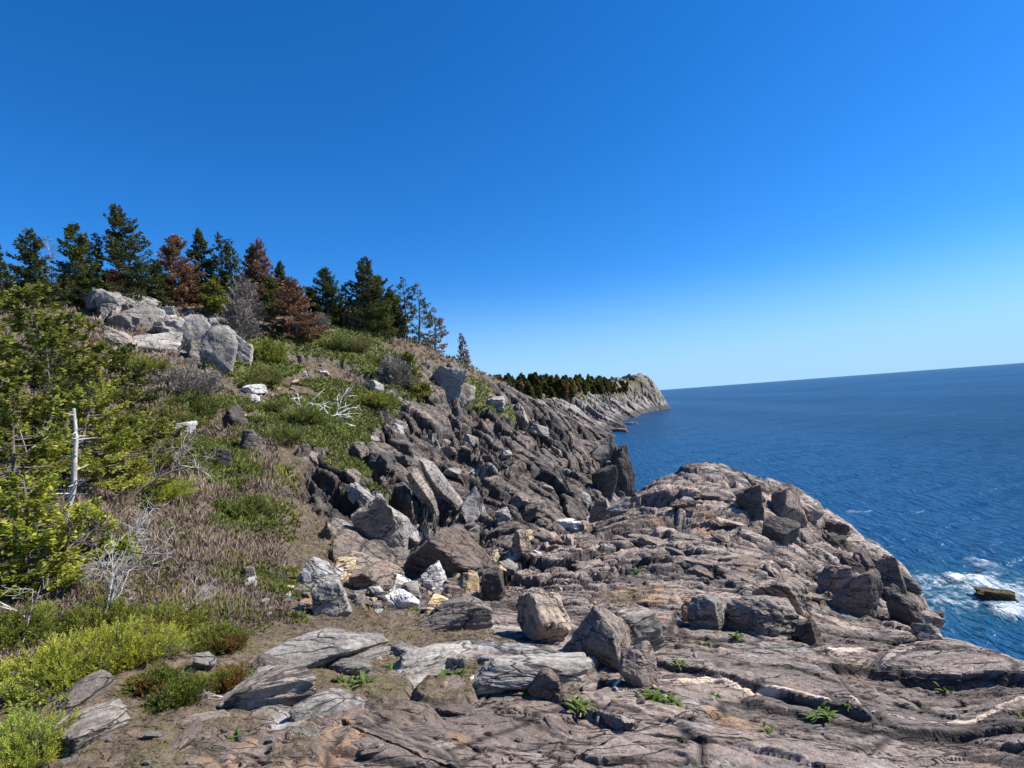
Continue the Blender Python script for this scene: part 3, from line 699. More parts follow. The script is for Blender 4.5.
ROCKS = [
 (530,680,130,16,'pale',"long low pale slab of rock lying in front of the paired boulders",'rock slab',dict(depth=.38,roll=8,sink=.8,yaw=.1)),
 (545,645,56,46,'tan',"rounded grey-tan boulder, left one of the big pair standing on the ledge",'boulder',dict(depth=.85,lod=5,sharp=None)),
 (604,665,66,44,'tan',"tilted tan angular boulder, right one of the big pair on the ledge",'boulder',dict(roll=28,lod=5)),
 (640,660,46,46,'grey',"grey block with pale streaks propped behind the tilted tan boulder",'boulder',dict(roll=-12,lod=4)),
 (640,690,40,40,'brown',"brown rock under the forked white driftwood root",'boulder',dict(roll=8)),
 (545,698,34,24,'brown',"small rounded brown stone in front of the long pale slab",'stone',dict()),
 (505,679,24,18,'grey',"dark grey knob of rock next to the small rounded brown stone",'stone',dict()),
 (435,674,96,22,'pale',"broad pale slab with a rounded back left of the long low slab",'rock slab',dict(depth=.5,sink=.4)),
 (486,694,48,16,'cream',"flat cream-coloured slab of stone resting on the brown ledge",'rock slab',dict(depth=.6)),
 (270,706,92,28,'grey',"humped grey-brown boulder right of the red-tinged low shrubs",'boulder',dict(depth=.6,lod=5)),
 (325,672,128,26,'pale',"wide pale banded boulder at the foot of the rubble gully",'boulder',dict(depth=.5,lod=5,sink=.3)),
 (330,720,78,20,'pale',"pale slab with a small pink patch in front of the humped boulder",'rock slab',dict(depth=.5,sink=.4)),
 (90,746,70,20,'grey',"layered grey slab between the bottom-left shrub and the soil patch",'rock slab',dict(depth=1.1,sink=.8)),
 (75,712,70,20,'grey',"long grey-white ledge block under the bright green juniper",'rock slab',dict(depth=.8,sink=.9,roll=-3,yaw=0)),
 (205,672,24,15,'pale',"grey stone half hidden among the green and red ground plants",'stone',dict()),
 (690,620,16,16,'pink',"small upright pinkish-orange stone beyond the propped grey block",'stone',dict()),
 (708,630,40,28,'pale',"pale rounded boulder between the pinkish stone and the dark-faced boulder",'boulder',dict()),
 (762,634,74,28,'grey',"dark-faced grey boulder with tan top in the middle of the right ledge",'boulder',dict(depth=.6,lod=5)),
 (786,612,56,28,'tan',"tilted tan slab lying over the back of the dark-faced boulder",'rock slab',dict(roll=24,depth=.5)),
 (808,644,26,20,'dark',"dark wedge of rock right of the dark-faced boulder",'stone',dict()),
 (780,543,40,22,'dark',"dark brown block perched on the flank of the ledge dome",'boulder',dict(sink=.6)),
 (752,516,26,28,'dark',"dark upright block in the notch of the dome top",'boulder',dict(depth=.9,sink=.6)),
 (785,522,34,28,'brown',"square brown block right of the dark upright one on the dome",'boulder',dict(depth=1,sink=.6)),
 (856,613,48,40,'brown',"big square-faced reddish block above the water on the dome edge",'boulder',dict(depth=.8,lod=5)),
 (893,606,26,44,'dark',"upright dark block, last tall one before the water",'boulder',dict(depth=.8)),
 (908,625,34,24,'dark',"rounded wet black rock low beside the surf",'boulder',dict()),
 (928,642,26,14,'grey',"low grey rock at the lip of the ledge over the sea",'stone',dict()),
 (835,596,32,26,'brown',"reddish block just left of the big square-faced one",'boulder',dict()),
 (318,594,38,30,'white',"white tilted boulder shaped like a wedge in the rubble",'boulder',dict(roll=38,depth=.5)),
 (331,617,36,38,'pale',"upright pale grey boulder below the white wedge boulder",'boulder',dict(roll=-10)),
 (372,580,74,18,'tan',"long tan slab slanting over a dark hollow at the cliff foot",'rock slab',dict(roll=30,depth=.4)),
 (345,582,24,20,'cream',"tan block behind the white wedge boulder",'stone',dict()),
 (372,594,44,24,'brown',"striped brown rock under the slanting tan slab",'boulder',dict()),
 (403,610,34,16,'white',"narrow white stone tipped steeply right in the rubble",'stone',dict(roll=42,depth=.6)),
 (402,592,24,14,'white',"small white stone above the narrow tipped one",'stone',dict(roll=20)),
 (435,590,28,22,'white',"chunky white stone with a dark notch left of the cream block",'stone',dict()),
 (470,602,28,24,'cream',"cream-yellow cracked block standing in the rubble",'boulder',dict(roll=20)),
 (441,614,34,14,'cream',"flat yellow stone, lower left of the cream cracked block",'stone',dict()),
 (494,602,26,28,'dark',"dark shadowed block right of the cream cracked block",'stone',dict()),
 (452,604,20,16,'brown',"reddish brown stone between the two yellow stones",'stone',dict()),
 (455,632,82,26,'grey',"long smooth grey slab below the yellow stones",'rock slab',dict(depth=.4,sink=.4,roll=-6)),
 (250,580,14,11,'grey',"grey stone lying above the white one by the brown brush",'stone',dict()),
 (250,588,13,9,'white',"small white stone at the edge of the brown brush",'stone',dict()),
 (452,577,86,44,'brown',"whale-backed brown slab bulging at the foot of the cliff",'boulder',dict(roll=22,depth=.6,lod=5,sink=.3)),
 (475,524,22,32,'pale',"pale grey pointed boulder wedged upright in the cliff",'boulder',dict(roll=-8)),
 (521,508,20,12,'brown',"brown stone with white cap on the rubble shelf",'stone',dict()),
 (503,522,16,12,'pale',"pale stone with dark left side on the rubble shelf",'stone',dict()),
 (535,520,24,16,'grey',"rounded grey stone with pale ring on the rubble shelf",'stone',dict()),
 (521,556,22,22,'tan',"tan stone at the bottom of the gully under the cliff",'stone',dict()),
 (600,522,22,20,'brown',"brown boulder with shaded left face at the gully mouth",'boulder',dict()),
 (619,516,26,13,'pale',"pale slab at the gully mouth next to the open water",'rock slab',dict(roll=-14)),
 (578,531,20,8,'white',"white flat stone on the back edge of the ledge",'stone',dict()),
 (449,402,40,36,'pale',"big pale split boulder perched on the ridge slope",'boulder',dict(roll=34,depth=.6)),
 (465,408,20,22,'grey',"grey block leaning on the big pale split boulder",'boulder',dict(roll=20)),
 (377,392,15,11,'pale',"lone small grey rock on the green slope",'stone',dict()),
 (184,433,26,10,'white',"white flat rock among dark shrubs at mid slope",'rock slab',dict(depth=.6)),
 (253,393,28,8,'white',"white flat rock at the top of the stony path",'rock slab',dict(depth=.6)),
 (256,403,9,8,'white',"small white stone just below the white flat rock",'stone',dict()),
 (252,387,18,7,'pale',"pale block behind the white flat rock on the path",'stone',dict()),
 (104,528,14,9,'pale',"blue-grey stone in the middle of the brown brush",'stone',dict()),
 (216,370,46,44,'pale',"largest pale boulder at the right end of the hilltop outcrop",'boulder',dict(roll=18,lod=5,depth=.7)),
 (200,370,26,28,'grey',"dark-fronted grey boulder left of the largest pale one",'boulder',dict(roll=12)),
 (240,364,28,26,'pale',"pale boulder at the very right end of the hilltop outcrop",'boulder',dict(roll=22)),
 (193,352,28,36,'pale',"pale leaning slab with black cleft in the hilltop outcrop",'boulder',dict(roll=30)),
 (178,344,22,22,'pale',"whitish rounded boulder in the middle of the hilltop outcrop",'boulder',dict()),
 (135,332,46,26,'pale',"broad pale rock face at the left of the hilltop outcrop",'boulder',dict(roll=16,lod=5,depth=.5)),
 (122,352,34,22,'grey',"grey stepped block under the broad pale rock face",'boulder',dict(roll=10)),
 (152,354,56,20,'pale',"low pale shelf of rock below the outcrop middle",'rock slab',dict(depth=.5)),
 (112,304,56,14,'pale',"flat pale rock at the top left of the outcrop under the trees",'rock slab',dict(depth=.6,sink=.3)),
 (118,318,34,20,'pale',"rounded pale rock just under the flat top-left one",'boulder',dict()),
 (205,322,50,14,'pale',"flat pale rocks cap at the top right of the outcrop",'rock slab',dict(depth=.6)),
 (160,320,30,12,'pale',"small pale hump on the top edge of the outcrop",'rock slab',dict(depth=.6)),
 (238,430,26,22,'dark',"upper dark grey block below the stony path",'boulder',dict()),
 (252,452,24,20,'dark',"lower dark grey block below the stony path",'boulder',dict()),
 (220,472,22,22,'dark',"dark block with pale edge behind the round green shrub",'boulder',dict()),
 (365,508,44,14,'pale',"whitish slab high on the pale cliff face",'rock slab',dict(roll=42,depth=.4)),
 (395,548,34,46,'pale',"smooth pale cliff slab with white streaks, larger of two",'rock slab',dict(roll=-26,depth=.7,lod=5)),
 (378,545,40,40,'grey',"grey slab leaning against the smooth pale cliff slab",'rock slab',dict(roll=-20,depth=.6)),
 (442,508,20,52,'pale',"narrow pale slab with white right edge in the cliff",'rock slab',dict(roll=-30,depth=.8)),
 (425,512,16,40,'grey',"narrow grey slab left of the white-edged one in the cliff",'rock slab',dict(roll=-30,depth=.8)),
 (622,494,24,44,'dark',"dark upright block ending the cliff above the water",'boulder',dict(depth=.9)),
 (606,500,26,30,'dark',"dark squat block left of the upright one ending the cliff",'boulder',dict(depth=.8)),
 (628,470,16,22,'grey',"narrow grey block at the outer corner of the cliff end",'boulder',dict(depth=.8)),
 (604,470,30,30,'grey',"squared grey buttress block near the end of the cliff",'boulder',dict(depth=.7)),
]
for (px, py, w_, h_, tone, label, cat, kw) in ROCKS:
    kw.pop('sharp', None)
    nm = {'boulder': 'boulder', 'stone': 'loose_stone', 'rock slab': 'rock_slab'}[cat]
    boulder(px, py, w_, h_, tone, label, cat, name=nm, **kw)

# small rubble: real copies of a dozen source stones
protos = []
tones = ['grey', 'brown', 'pale', 'white', 'tan', 'grey', 'pink', 'brown', 'pale', 'pale', 'grey', 'cream', 'white', 'tan']
for i, t in enumerate(tones):
    o = rock_mesh('rubble_stone', (1, random.uniform(.7, .95), random.uniform(.45, .8)), RM[t], 900 + i, 3, 10)
    protos.append(o)
def rubble(n, poly, lo, hi, label, group, used):
    k = 0; tries = 0
    while k < n and tries < n * 12:
        tries += 1
        a = random.randrange(len(poly) - 1); t = random.random()
        x0, y0, s0 = poly[a]; x1, y1, s1 = poly[a + 1]
        px = x0 + (x1 - x0) * t + random.gauss(0, (s0 + (s1 - s0) * t) * .6); py = y0 + (y1 - y0) * t + random.gauss(0, (s0 + (s1 - s0) * t) * .5)
        h = hit(px, py)
        if h is None: continue
        loc, dd, nor = h
        s = random.uniform(lo, hi) * random.choice((1, 1, 1.6)) * dd / F * .9
        src = random.choice(protos)
        if src.name not in used: o = src; used.add(src.name)
        else:
            o = src.copy(); C.objects.link(o)
        o.scale = (s, s, s * random.uniform(.8, 1.3))
        o.rotation_euler = (random.uniform(-.4, .4), random.uniform(-.4, .4), random.uniform(0, 6.28))
        o.location = loc + Vector((0, 0, s * .12))
        tag(o, label, 'stone', group)
        k += 1
used = set()
rubble(150, [(265,600,14),(330,602,18),(400,598,20),(450,592,16),(500,560,18),(540,540,16),(590,518,8)], 6, 13, 'small loose broken stone in the rubble of the gully', 'small loose stones in the rubble gully', used)
rubble(40, [(250,398,10),(290,400,12),(300,375,10),(330,372,10),(220,420,8)], 3, 6, 'small pale stone strewn on the bare path up the slope', 'small stones on the stony path', used)
rubble(90, [(100,740,40),(300,740,30),(560,740,40),(640,690,20),(560,600,30),(660,600,30),(720,650,30),(520,700,30),(300,720,40)], 3, 7, 'small chip of stone lying on the foreground ledge', 'stone chips on the foreground ledge', used)
rubble(14, [(620,500,6),(640,492,5),(612,455,6)], 5, 9, 'small rock at the water end of the cliff foot', 'rocks at the cliff end', used)
for p in protos:
    if p.name not in used: bpy.data.objects.remove(p)
def blocks(n, poly, lo, hi, label, group, tones_, flat=.6, aspect=1.5, sink=.5):
    src = [rock_mesh('rock_block', (aspect, .8, flat * random.uniform(.8, 1.2)), RM[random.choice(tones_)], 1200 + len(label) * 3 + i, 4, 11, .8) for i in range(8)]
    usd = set(); k = 0; tr_ = 0
    while k < n and tr_ < n * 10:
        tr_ += 1
        a = random.randrange(len(poly) - 1); t = random.random()
        x0, y0, s0 = poly[a]; x1, y1, s1 = poly[a + 1]
        h = hit(x0 + (x1 - x0) * t + random.gauss(0, (s0 + (s1 - s0) * t) * .6), y0 + (y1 - y0) * t + random.gauss(0, (s0 + (s1 - s0) * t) * .5))
        if h is None: continue
        loc, dd, nor = h
        s = random.uniform(lo, hi) * dd / F * .85
        p = random.choice(src)
        if p.name in usd: o = p.copy(); C.objects.link(o)
        else: o = p; usd.add(p.name)
        az = math.atan2(loc.x, loc.y)
        o.rotation_euler = (random.uniform(-.25, .25), random.uniform(-.2, .6) if 'cliff' in group else random.uniform(-.2, .4), -az + random.uniform(-1.1, 1.1) - (.5 if 'cliff' in group else .2))
        o.scale = (s, s, s * random.uniform(.7, 1.25)); o.location = loc + Vector((0, 0, s * flat * (.5 - sink)))
        tag(o, label, 'rock', group); k += 1
    for p in src:
        if p.name not in usd: bpy.data.objects.remove(p)
blocks(60, [(100,300,8),(110,312,10),(140,318,12),(170,335,14),(215,335,12)], 8, 22, 'pale grey fractured block in the hilltop outcrop', 'broken blocks of the hilltop outcrop', ['pale', 'pale', 'grey', 'pale'], .8, 1.2, .0)
blocks(34, [(330,480,26),(400,450,30),(470,470,34),(540,450,34),(590,470,20),(500,430,26),(400,430,16)], 10, 28, 'angular block of rock set in the cliff face', 'angular blocks in the cliff face', ['grey', 'brown', 'brown', 'pale', 'grey', 'dark'], .7, 1.25, .45)
blocks(34, [(560,570,16),(650,530,22),(720,560,30),(780,580,26),(700,500,18),(620,600,20)], 12, 30, 'low angular block bedded in the ledge dome', 'angular blocks in the ledge dome', ['brown', 'brown', 'tan', 'grey'], .42, 1.6, .55)
blocks(30, [(40,740,30),(180,730,26),(330,740,30),(480,735,30),(450,650,24),(600,720,26)], 16, 40, 'low brown-grey plate of rock in the foreground ledge', 'low plates of rock in the foreground', ['brown', 'grey', 'tan', 'brown'], .25, 1.8, .62)
blocks(30, [(790,505,10),(820,528,8),(850,552,8),(880,582,9),(910,608,8),(928,622,5)], 14, 26, 'dark fractured block stepping down the seaward edge of the dome', 'dark blocks on the seaward edge', ['dark', 'brown', 'dark', 'grey'], .75, 1.2, .35)
blocks(16, [(250,690,12),(300,660,14),(370,655,14),(430,655,12)], 16, 38, 'fractured pale rock ledge low in the ground at the foot of the gully', 'fractured pale ledges', ['pale', 'grey', 'pale', 'tan'], .4, 1.6, .5)
# rocks awash
def sea_rock(px, py, w_, hh, label, tone='weed', roll=8):
    d = ray(px, py); p = EYE + d * (-EYE[2] / d[2])
    o = rock_mesh('surf_rock', (w_, w_ * .6, hh), RM[tone], 1500 + int(px), 5, 7, rough=1.5)
    o.location = (p[0], p[1], hh * .12); o.rotation_euler = (0, rad(roll), rad(-30)); tag(o, label, 'rock')
sea_rock(998, 599, 2.4, 1.0, 'low weed-brown rock awash between two patches of white foam')
sea_rock(980, 577, 1.1, .5, 'small weedy rock just breaking the water behind the larger one')
for px, py, w_, hh, lb in ((618, 432, 9, 2.2, 'flat dark rock awash nearest the cliff end'), (632, 424, 7, 1.5, 'flat rock awash off the headland shore'), (606, 437, 7, 2.5, 'brown tidal rock at the near foot of the headland')):
    sea_rock(px, py, w_, hh, lb, 'brown', 3)
# ---------------------------------------------------------------- vegetation
def leafmat(name, a, b, c=None, transl=.25, scale=.8):
    m, nt, pb = newmat(name); g = G(nt)
    v = g.attr('v').outputs['Fac']
    pos = g.n('ShaderNodeNewGeometry').outputs['Position']
    col = g.mix(v, a, b)
    if c: col = g.mix(g.ramp(g.noise(pos, scale, 4, .6), .50, .66, 0, .8), col, c)
    g.put(pb.inputs['Base Color'], col)
    pb.inputs['Roughness'].default_value = .6; pb.inputs['Specular IOR Level'].default_value = .2
    tr = g.n('ShaderNodeBsdfTranslucent'); g.put(tr.inputs['Color'], col)
    mx = g.n('ShaderNodeMixShader'); mx.inputs[0].default_value = transl
    out = [n for n in nt.nodes if n.type == 'OUTPUT_MATERIAL'][0]
    g.put(mx.inputs[1], pb.outputs[0]); g.put(mx.inputs[2], tr.outputs[0]); g.put(out.inputs[0], mx.outputs[0])
    return m
def barkmat(name, a, b):
    m, nt, pb = newmat(name); g = G(nt)
    pos = g.n('ShaderNodeTexCoord').outputs['Object']
    n = g.noise(g.mapping(pos, scale=(1, 1, .25)), 22, 5, .7)
    g.put(pb.inputs['Base Color'], g.mix(g.ramp(n, .35, .65), a, b)); pb.inputs['Roughness'].default_value = .9
    bp = g.n('ShaderNodeBump'); bp.inputs['Distance'].default_value = .01; g.put(bp.inputs['Height'], n); g.put(pb.inputs['Normal'], bp.outputs[0])
    return m
LM = {'dark': leafmat('dark_spruce_needles', (.03, .04, .014), (.12, .135, .042), (.12, .11, .035), .25),
      'mid': leafmat('green_spruce_needles', (.035, .048, .014), (.15, .17, .035), (.12, .13, .03), .25),
      'yellow': leafmat('yellow_green_needles', (.12, .15, .015), (.50, .50, .07), (.34, .40, .07), .4, 3),
      'olive': leafmat('olive_needles', (.055, .07, .014), (.29, .31, .05), (.26, .20, .045), .35, 1.6),
      'brown': leafmat('dead_brown_needles', (.10, .055, .032), (.36, .20, .12), (.22, .15, .09), .2),
      'grey': leafmat('grey_bare_twigs', (.12, .10, .085), (.27, .235, .20), None, .05),
      'juniper': leafmat('creeping_juniper_needles', (.06, .08, .018), (.22, .245, .06), (.24, .20, .08), .3),
      'herb': leafmat('plant_leaves', (.05, .09, .012), (.17, .24, .05), None, .35),
      'berry': leafmat('red_green_leaves', (.05, .075, .012), (.15, .17, .03), (.20, .075, .03), .25, 4)}
BK = {'bark': barkmat('grey_brown_bark', (.07, .055, .045), (.17, .14, .12)),
      'pale': barkmat('pale_dead_bark', (.26, .235, .21), (.50, .46, .42)),
      'white': barkmat('bleached_wood', (.50, .47, .43), (.72, .69, .64))}

def tubes(segs, sides=4):
    """segs: list of (p0,p1,r0,r1) arrays -> V,F"""
    s = [np.array([x[i] for x in segs], float) for i in range(4)]
    p0, p1, r0_, r1_ = s
    d = p1 - p0; d /= np.linalg.norm(d, axis=1)[:, None] + 1e-9
    up = np.where(np.abs(d[:, 2:3]) > .9, np.array([[1.0, 0, 0]]), np.array([[0, 0, 1.0]]))
    u = np.cross(d, up); u /= np.linalg.norm(u, axis=1)[:, None]
    v = np.cross(d, u)
    an = np.arange(sides) * 2 * math.pi / sides
    ring = np.cos(an)[None, :, None] * u[:, None] + np.sin(an)[None, :, None] * v[:, None]
    A = p0[:, None] + ring * r0_[:, None, None]; B = p1[:, None] + ring * r1_[:, None, None]
    V = np.concatenate([A, B], 1).reshape(-1, 3); n = len(segs)
    b = (np.arange(n) * 2 * sides)[:, None]; k = np.arange(sides); k2 = (k + 1) % sides
    F_ = np.stack([b + k, b + k2, b + k2 + sides, b + k + sides], -1).reshape(-1, 4)
    return V, F_

def leaves(P0, D, N, L, W, val, fold=.0):
    """lens shaped leaves: base point, direction, side normal, length, width -> quads"""
    S_ = np.cross(D, N); S_ /= np.linalg.norm(S_, axis=1)[:, None] + 1e-9
    L = L[:, None]; W = W[:, None]
    up = np.cross(S_, D)
    V = np.stack([P0, P0 + D * L * .45 + S_ * W + up * W * fold, P0 + D * L, P0 + D * L * .5 - S_ * W + up * W * fold], 1).reshape(-1, 3)
    F_ = np.arange(len(P0) * 4).reshape(-1, 4)
    return V, F_, np.repeat(val, 4)
def unit(v): return v / (np.linalg.norm(v, axis=-1, keepdims=True) + 1e-9)

def conifer(seed, h, R, leaf, dens=1.0, open_=0.0, base=.04, lean=.04, bare=False, ragged=.3, shape=.85):
    """returns trunk (V,F) and crown (V,F,val); needles sit in flat sprays along drooping limbs"""
    r = np.random.default_rng(seed)
    segs = []; n = 9; ln = r.normal(size=2) * lean
    def axis(t): return np.array([ln[0] * h * t ** 1.3 + .02 * h * math.sin(t * 5 + seed), ln[1] * h * t ** 1.3, h * t])
    tr = (h * .018 + .02) * (.5 if bare else 1)
    for i in range(n):
        segs.append((axis(i / n), axis((i + 1) / n), tr * (1 - i / n) + .006, tr * (1 - (i + 1) / n) + .004))
    P_ = []; D_ = []; N_ = []; L_ = []; W_ = []; V_ = []
    nb = int((60 + h * 15) * (1 - .5 * open_) * (.6 + .4 * dens))
    side_gap = r.uniform(0, 6.28, 3)
    for i in range(nb):
        t = base + (1 - base) * ((i + r.random()) / nb) ** .92
        if t > .985: continue
        az = r.uniform(0, 6.283)
        prof = (1 - t) ** shape * (.55 + .45 * min(1, (t - base) / .18 + .3))
        Lb = R * (prof + .035) * r.uniform(1 - ragged * 1.6, 1 + ragged * .5)
        Lb *= 1 - .35 * ragged * max(0, math.cos(az - side_gap[0])) * r.random()
        if open_ and r.random() < open_ * .3: continue
        d = np.array([math.cos(az), math.sin(az), 0])
        droop = (-.28 + .75 * t) * Lb
        p0 = axis(t)
        m_ = 5; pts = []
        for k in range(m_ + 1):
            q = k / m_
            pts.append(p0 + d * Lb * q + np.array([0, 0, droop * q - .10 * Lb * math.sin(q * 3.1) + .10 * Lb * q * q]))
        for k in range(m_):
            rb = (.006 + .006 * Lb) * (1 - k / m_) + .002
            segs.append((pts[k], pts[k + 1], rb, rb * .75))
        pts = np.array(pts)
        nl = max(5, int(Lb / leaf * (12 if not bare else 8) * dens))
        q = r.uniform(.08 if not open_ else .3, 1.0, nl) ** .75
        qi = np.minimum((q * m_).astype(int), m_ - 1); fq = q * m_ - qi
        c = pts[qi] * (1 - fq)[:, None] + pts[qi + 1] * fq[:, None]
        sd = np.array([-d[1], d[0], 0])
        wq = Lb * .34 * (1 - q * .75) * r.uniform(-1, 1, nl)
        c = c + sd * wq[:, None] + np.array([0, 0, 1]) * (r.normal(size=nl) * leaf * .35 - np.abs(wq) * .25)[:, None]
        dd = unit(d * .8 + sd * (np.sign(wq) * .8)[:, None] + r.normal(size=(nl, 3)) * .38 + np.array([0, 0, .12]))
        P_.append(c); D_.append(dd); N_.append(unit(np.array([0, 0, 1]) + r.normal(size=(nl, 3)) * .55))
        L_.append(leaf * r.uniform(.6, 1.3, nl)); W_.append(leaf * r.uniform(.24, .44, nl) * (1 if not bare else .25))
        bv = r.random() * .5 + .1
        V_.append(np.clip(bv + r.normal(size=nl) * .15 + .4 * q * r.random(), 0, 1))
    P_, D_, N_ = map(np.vstack, (P_, D_, N_)); L_, W_, V_ = map(np.concatenate, (L_, W_, V_))
    return tubes(segs, 4), leaves(P_, D_, N_, L_, W_, V_, .2)

def tree(px, py, top, wpx, kind, label, open_=0, dens=1.0, group='trees along the ridge', bark='bark', name='spruce_tree', cat='tree', far=False, seed=None, sink=.15, leafk=None, push=0.0, **kw):
    h = None
    for e_ in range(0, 40, 2):
        h = hit(px, py + e_, far)
        if h is not None and h[1] < 75: break
    if h is None:
        return None
    loc, dd, nor = h; py = py + e_
    ht0 = 0
    if push:
        az_ = math.atan2(loc.x, loc.y); q_ = down(loc.x + math.sin(az_) * push, loc.y + math.cos(az_) * push)
        if q_: sink += max(0, loc.z - q_[0].z) * 0; ht0 = loc.z - q_[0].z; loc = q_[0]; sink = .15; top = top - ht0 / (dd * float(ray(px, py) @ fw) / F) * .0
    ca = float(ray(px, py) @ fw)
    k = dd * ca / F
    ht = (py - top) * k * 1.02 + sink + (ht0 if push else 0)
    R = wpx * k * .72
    s = seed if seed is not None else int(px * 7 + top)
    leaf = leafk or max(.07, dd * .0034)
    (tv, tf), (lv, lf, val) = conifer(s, ht, R, leaf, dens, open_, bare=(kind == 'grey'), **kw)
    o = empty(name, (loc.x, loc.y, loc.z - sink))
    tag(o, label, cat, group)
    mesh_obj('trunk', tv, tf, BK[bark], o, smooth=True)
    mesh_obj('crown', lv, lf, LM[kind], o, attrs={'v': val})
    return o

RT_ = [
 (2,312,243,22,'dark',"dark spruce cut by the left edge of the view",0),
 (33,305,231,44,'dark',"bushy dark spruce second from the left edge on the ridge",0),
 (54,300,236,26,'grey',"grey leafless spruce between two dark ones at the left",.4),
 (73,306,223,42,'mid',"dark green pointed spruce over the yellow-green thicket",0),
 (99,302,232,28,'dark',"thin dark spruce left of the tallest tree",.2),
 (114,306,270,24,'brown',"low brown-tinged spruce at the foot of the tallest tree",0),
 (134,303,206,54,'dark',"tallest dark spruce standing on the ridge above the outcrop",0),
 (158,306,262,24,'dark',"short dark spruce tucked right of the tallest tree",0),
 (178,306,233,50,'brown',"red-brown dying spruce above the grey outcrop",0),
 (203,303,230,34,'dark',"dark spruce right of the red-brown dying one",0),
 (224,305,233,32,'dark',"dark spruce third from the red-brown dying one",.1),
 (238,308,240,28,'mid',"slim dull green spruce left of the double brown one",.1),
 (215,318,280,34,'olive',"low olive bushy spruce in front of the dark ridge spruces",0),
 (252,306,243,24,'brown',"narrow brown spruce, left half of the brown-green pair",0),
 (264,309,239,34,'brown',"brown spruce with green skirts above the bare grey bush",0),
 (266,314,278,34,'mid',"green skirted small spruce under the brown pair",0),
 (284,312,262,24,'dark',"small green spruce right of the brown pair",0),
 (296,338,279,48,'brown',"leaning rusty brown dead spruce with a deep shadow on its left",0),
 (312,312,288,22,'dark',"small dark spruce between the rusty one and the round one",0),
 (327,312,268,38,'dark',"broad dark spruce right of the rusty dead one",0),
 (347,316,283,20,'dark',"small thin spruce between the two broad ones",.1),
 (364,324,257,40,'dark',"tall dark spruce, left peak of the big clump on the ridge",0),
 (378,328,276,46,'mid',"wide green spruce on the right flank of the big clump",0),
 (392,328,290,30,'dark',"dark lower spruce at the right end of the big clump",0),
 (405,338,275,30,'dark',"thin see-through spruce, first of two right of the big clump",.75),
 (421,342,281,34,'dark',"thin see-through spruce, second of two right of the big clump",.75),
 (436,350,308,26,'brown',"sparse brownish spruce at the slope edge",.5),
 (447,352,318,18,'grey',"thin grey dead spruce on the ridge edge",.5),
 (464,360,334,12,'brown',"tiny lone spruce at the right end of the ridge trees",.2),
 (412,392,352,36,'olive',"dark olive shrubby spruce above the big split boulder",0),
 (240,336,286,26,'grey',"bare grey shrub with upright twigs right of the outcrop trees",.2),
 (246,318,270,26,'grey',"bare grey shrub between the brown pair and the outcrop",.1),
 (394,384,350,34,'grey',"round bare grey-brown shrub on the slope left of the olive spruce",.1),
]
LATE = []
for (px, py, tp, w_, kind, lb, op) in RT_:
    shrubby = kind == 'grey' and tp > 265
    if shrubby:
        LATE.append((px, py, w_, py - tp, 'grey', lb, 'heath')); continue
    tree(px, py, tp, w_, kind, lb, op, dens=1.15 if not op else .7, bark='pale' if kind == 'grey' else 'bark',
         name='bare_shrub' if shrubby else 'spruce_tree', cat='shrub' if shrubby else 'tree',
         shape=.5 if shrubby else (.85 if w_ < 40 else .75))

rb = np.random.default_rng(91)
for i, px in enumerate(range(12, 400, 19)):
    cy = np.interp(px, [0, 140, 260, 330, 400], [300, 296, 300, 314, 330]); hh_ = rb.uniform(26, 44)
    tree(px + rb.uniform(-6, 6), cy + 4, cy - hh_, rb.uniform(24, 34), 'dark' if rb.random() < .8 else 'mid', 'dark spruce filling in behind the front row on the ridge', 0, group='background spruces on the ridge', seed=820 + i, push=5.0)
# thicket at the left: bigger, nearer spruces with yellow-green tips
TH_ = [
 (8,455,285,80,'olive',"ragged olive spruce at the left edge behind the thicket"),
 (48,440,283,78,'olive',"large yellow-green spruce left of the grey outcrop"),
 (88,430,318,70,'olive',"rounded green spruce below the left end of the outcrop"),
 (122,405,345,46,'mid',"small dark green spruce touching the brown heath below the outcrop"),
 (20,520,400,110,'olive',"sprawling olive spruce with bare lower limbs at the left edge"),
 (78,500,385,86,'yellow',"yellow-green spruce around the top of the bare leaning trunk"),
 (124,490,418,76,'olive',"low olive spruce spreading right of the bare leaning trunk"),
 (26,590,480,104,'yellow',"bright yellow-green spruce low at the left edge"),
 (5,600,440,60,'olive',"dense dark olive spruce cut by the left edge"),
 (160,468,420,70,'olive',"low spreading spruce at the top of the brown brush"),
 (92,560,508,60,'yellow',"small yellow-green spruce beside the foot of the bare trunk"),
 (60,470,350,70,'mid',"dark hearted green spruce in the middle of the thicket"),
]
for i, (px, py, tp, w_, kind, lb) in enumerate(TH_):
    tree(px, py, tp, w_, kind, lb, .1, dens=1.1, group='spruces of the left thicket', ragged=.5, shape=.5, base=.05, lean=.08, leafk=.085 if py < 470 else .048, seed=400 + i)

